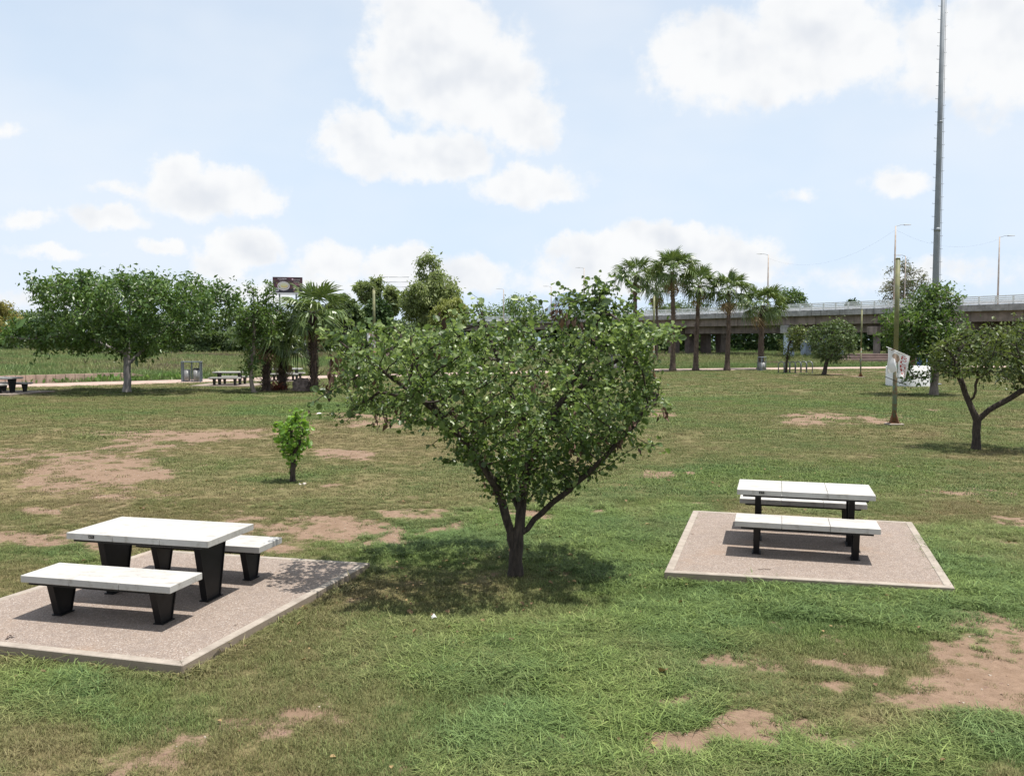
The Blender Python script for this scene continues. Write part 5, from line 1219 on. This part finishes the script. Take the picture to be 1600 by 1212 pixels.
def scatter(name, pts, scale, rot, var, lush, rnd, coll, kind='stuff'):
    me = mesh_np(name, pts, [np.zeros((0, 3), int)] if False else [], None) if False else None
    me = bpy.data.meshes.new(name); me.vertices.add(len(pts)); me.vertices.foreach_set('co', np.ascontiguousarray(pts, np.float32).ravel())
    for k, arr in (('size', scale), ('turn', rot), ('lush', lush), ('rnd', rnd)):
        a = me.attributes.new(k, 'FLOAT', 'POINT'); a.data.foreach_set('value', np.asarray(arr, np.float32))
    a = me.attributes.new('which', 'INT', 'POINT'); a.data.foreach_set('value', np.asarray(var, np.int32))
    o = link(name, me); tag(o, kind=kind)
    ng = bpy.data.node_groups.new(name+'_scatter', 'GeometryNodeTree'); t = NT(ng)
    ng.interface.new_socket('Geometry', in_out='INPUT', socket_type='NodeSocketGeometry'); ng.interface.new_socket('Geometry', in_out='OUTPUT', socket_type='NodeSocketGeometry')
    gi, go = t.node('NodeGroupInput'), t.node('NodeGroupOutput'); ip = t.node('GeometryNodeInstanceOnPoints'); ci = t.node('GeometryNodeCollectionInfo'); ci.inputs[0].default_value = coll; ci.inputs[1].default_value = True; ci.inputs[2].default_value = True
    def at_(nm, typ='FLOAT'):
        n_ = t.node('GeometryNodeInputNamedAttribute', data_type=typ); n_.inputs[0].default_value = nm; return n_.outputs[0]
    t.l.new(gi.outputs[0], ip.inputs['Points']); t.l.new(ci.outputs[0], ip.inputs['Instance']); ip.inputs['Pick Instance'].default_value = True
    t.l.new(at_('which', 'INT'), ip.inputs['Instance Index']); t.l.new(at_('size'), ip.inputs['Scale'])
    t.l.new(t.comb(0., 0., at_('turn')), ip.inputs['Rotation']); t.l.new(ip.outputs[0], go.inputs[0])
    md = o.modifiers.new('scatter', 'NODES'); md.node_group = ng
    return o
def in_pads(x, y, grow_=.0):
    k = np.zeros(len(x), bool)
    for P_ in PADS:
        q = np.array(P_); c = q.mean(0); q = c+(q-c)*(1+grow_); k |= in_poly(q, x, y)
    return k
def band(y0, y1, dens, r, margin=3.5):
    n = int(((y1*y1-y0*y0)*.72+margin*2*(y1-y0))*dens); u = r.random(n); A_, B_ = .62, margin
    y = np.sqrt(y0*y0+u*(y1*y1-y0*y0)); x = r.uniform(-1, 1, n)*(.72*y+margin); return x, y
r = np.random.default_rng(99); XS, YS, SC_, WH = [], [], [], []
for (y0, y1, dens, kind_) in ((2.0, 5.0, 160, 0), (5.0, 10, 300, 0), (10, 16, 200, 0), (16, 26, 62, 1), (26, 45, 26, 1), (45, 95, 7, 1)):
    x, y = band(y0, y1, dens, r); s, l = soil_f(x, y), lush_f(x, y)
    keep = (r.random(len(x)) > sstep(.28, .66, s + (vnoise(x/.11, y/.11, 88)-.5)*.35 + (fbm(x/.38, y/.38, 89, 3)-.5)*1.1 - .07)*.95) & ~in_pads(x, y, .0) & (y < path_y(x)-2.7)
    x, y, s, l = x[keep], y[keep], s[keep], l[keep]; coarse = fbm(x/1.4, y/1.4, 55, 3)+ .25*(l-.5)
    if kind_ == 0:
        w = np.where(r.random(len(x)) < sstep(.40, .56, coarse), r.integers(0, 4, len(x)), r.integers(4, 7, len(x))); sc = np.where(w < 4, .62+.42*sstep(.3, .8, l), .9)*np.exp(r.normal(0, .2, len(x)))*(1-.35*sstep(.2, .5, s))*np.where(y > 10, .9+.02*(y-10), 1)
    else: w = r.integers(7, 10, len(x)); sc = np.exp(r.normal(0, .22, len(x)))*(.62+.38*l)*np.where(y > 45, 1.55, np.where(y > 26, 1.1, .72))
    XS.append(x); YS.append(y); SC_.append(sc); WH.append(w)
# taller fringe against the pad kerbs, and single tussocks on the bare soil
for P_ in PADS[:2]:
    q = np.array(P_); c = q.mean(0)
    for k in range(4):
        a, b_ = q[k], q[(k+1) % 4]; ln = np.linalg.norm(b_-a); n = int(ln*46); t_ = r.random(n)[:, None]; nn = np.array([(b_-a)[1], -(b_-a)[0]])/ln
        if ((a+b_)/2-c)@nn < 0: nn = -nn
        v = a+(b_-a)*t_+nn*np.abs(r.normal(.03, .05, n))[:, None]; XS.append(v[:, 0]); YS.append(v[:, 1]); SC_.append(np.exp(r.normal(-.32, .38, n))); WH.append(r.integers(0, 4, n))
x, y = band(4.8, 16, 5, r); k = ~in_pads(x, y, .03); XS.append(x[k]); YS.append(y[k]); SC_.append(np.minimum(1.05, np.exp(r.normal(-.4, .33, k.sum())))); WH.append(r.integers(0, 4, k.sum()))
x, y = np.concatenate(XS), np.concatenate(YS); sc, wh = np.concatenate(SC_), np.concatenate(WH)
z = ground_z(x, y)+(fbm(x/.5, y/.5, 44, 3)-.5)*.03*sstep(60, 20, np.abs(y)); lu = np.clip(lush_f(x, y)*1.15+r.normal(0, .14, len(x)), 0, 1)
ok = np.ones(len(x), bool)
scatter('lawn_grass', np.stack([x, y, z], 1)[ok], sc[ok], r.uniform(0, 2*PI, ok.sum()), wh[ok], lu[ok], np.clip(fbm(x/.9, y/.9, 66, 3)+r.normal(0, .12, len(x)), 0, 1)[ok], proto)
print('tufts', len(x))

# clods and pebbles on the bare soil, fallen leaves on the lawn
crumbs = bpy.data.collections.new('soil_crumbs_kinds'); rr_ = np.random.default_rng(41)
M['clod'] = simple('soil_clod', (.24, .155, .115), 1, 0, .45, 40); M['pebble'] = simple('pale_pebble', (.40, .34, .28), .9, 0, .4, 40)
for k in range(4):
    v = rr_.normal(0, 1, (10, 3)); v /= np.linalg.norm(v, axis=1)[:, None]; bm = bmesh.new()
    for q in v: bm.verts.new(q*np.array([.016, .013, .009])*rr_.uniform(.7, 1.2))
    bmesh.ops.convex_hull(bm, input=bm.verts); me = bpy.data.meshes.new('crumb_%d' % k); bm.to_mesh(me); bm.free(); add_proto(crumbs, me, M['clod' if k < 3 else 'pebble'])
x, y = band(4.8, 26, 75, r); k = (soil_f(x, y) > .36) & ~in_pads(x, y, .02); x, y = x[k], y[k]; n = len(x); z = ground_z(x, y)+(fbm(x/.5, y/.5, 44, 3)-.5)*.03*sstep(60, 20, np.abs(y))
scatter('soil_crumbs', np.stack([x, y, z], 1), np.minimum(1.25, np.exp(r.normal(-.35, .5, n))), r.uniform(0, 6.28, n), r.integers(0, 4, n), r.random(n), r.random(n), crumbs)
M['fallen'] = mat_leaf('fallen_leaf', (.09, .05, .028), (.20, .125, .06), (.30, .22, .09), .1, .8)
fall = bpy.data.collections.new('fallen_leaf_kinds')
for k in range(3): add_proto(fall, leaf_mesh('fallen_%d' % k, np.zeros((1, 3)), rr_.normal(0, 1, (1, 3))*[1, 1, .25], np.array([[.3*rr_.normal(), .3*rr_.normal(), 1.]]), np.array([.042]), ROUND, np.array([.2+.3*k])), M['fallen'])
x, y = band(5, 20, .9, r); xt, yt = r.normal(-.3, 1.7, 150), r.normal(10.4, 1.5, 150); x, y = np.concatenate([x, xt]), np.concatenate([y, yt]); k = ~in_pads(x, y, .0); x, y = x[k], y[k]; n = len(x)
scatter('fallen_leaves', np.stack([x, y, ground_z(x, y)+.035], 1), np.exp(r.normal(-.1, .3, n)), r.uniform(0, 6.28, n), r.integers(0, 3, n), r.random(n), r.random(n), fall)

# tall wild grass beyond the path, with broad leaved weeds at its near edge
def reed_mesh(name, seed, n, rad, hgt, wid, mat, shape=STRIP):
    r = np.random.default_rng(seed); p = np.stack([r.normal(0, rad, n), r.normal(0, rad, n), r.uniform(-.05, .35*hgt, n)], 1); al = r.normal(0, .45, (n, 3)); al[:, 2] = 1
    return leaf_mesh(name, p, al, np.stack([r.normal(0, 1, n), r.normal(0, 1, n), np.full(n, .15)], 1), hgt*r.uniform(.5, 1, n), shape, np.clip(r.normal(.45, .25, n), 0, 1))
reeds = bpy.data.collections.new('reed_clumps')
for k in range(4): add_proto(reeds, reed_mesh('reed_%d' % k, 600+k, 120, .6, .62, .1, None, BLADE), M['reed'])
for k in range(3): add_proto(reeds, reed_mesh('reed_%d' % (4+k), 610+k, 110, .65, .36, .1, None, LANCE), M['reed'])
XS, YS, SC_, WH = [], [], [], []
for y0, y1, dens in ((40, 75, 2.2), (75, 110, 1.7), (110, 150, 1.0), (150, 250, .5)):
    x, y = band(y0, y1, dens, r, 6); k = (y > path_y(x)+3.4) & (y > 45)
    hid = (y > 108) & (x > 10) & (r.random(len(x)) < .4); k &= ~hid
    ff = fbm(x/9, y/6, 71, 3); x, y, ff = x[k], y[k], ff[k]; rr_ = r.random(len(x)) < sstep(.40, .62, ff); XS.append(x); YS.append(y)
    low = np.where((x > 2) & (y < 125), .62, 1.0)
    SC_.append((.75+.9*(ff-.3))*np.exp(r.normal(0, .18, len(x)))*low*np.clip((y-path_y(x))/5, .55, 1)); WH.append(np.where(rr_, r.integers(0, 4, len(x)), np.where(r.random(len(x)) < .75, r.integers(0, 4, len(x)), r.integers(4, 7, len(x)))))
x, y = np.concatenate(XS), np.concatenate(YS); n = len(x)
scatter('wild_grass', np.stack([x, y, ground_z(x, y)-.05], 1), np.concatenate(SC_), r.uniform(0, 2*PI, n), np.concatenate(WH), np.clip(fbm(x/16, y/7, 72, 3)*1.5-.25+r.normal(0, .07, n), 0, 1), r.random(n), reeds)
weeds = bpy.data.collections.new('weed_clumps')
for k in range(3): add_proto(weeds, reed_mesh('weed_%d' % k, 620+k, 110, .4, .26, .1, None, DIAMOND), M['weed'])
pts = []
for (a, b_, n) in ((55, 85, 30), (92, 165, 75), (205, 300, 40), (-20, 55, 20)):
    for k in range(n):
        px = r.uniform(a, b_); q = on_plane(px, 592-px*.015, 0); pts.append((q[0], float(path_y(q[0]))+4.6+abs(r.normal(0, 1.5)), 0))
pts = np.array(pts); pts[:, 2] = ground_z(pts[:, 0], pts[:, 1]); n = len(pts)
scatter('broadleaf_weeds', pts, np.exp(r.normal(.2, .25, n)), r.uniform(0, 2*PI, n), r.integers(0, 3, n), r.random(n), r.random(n), weeds)
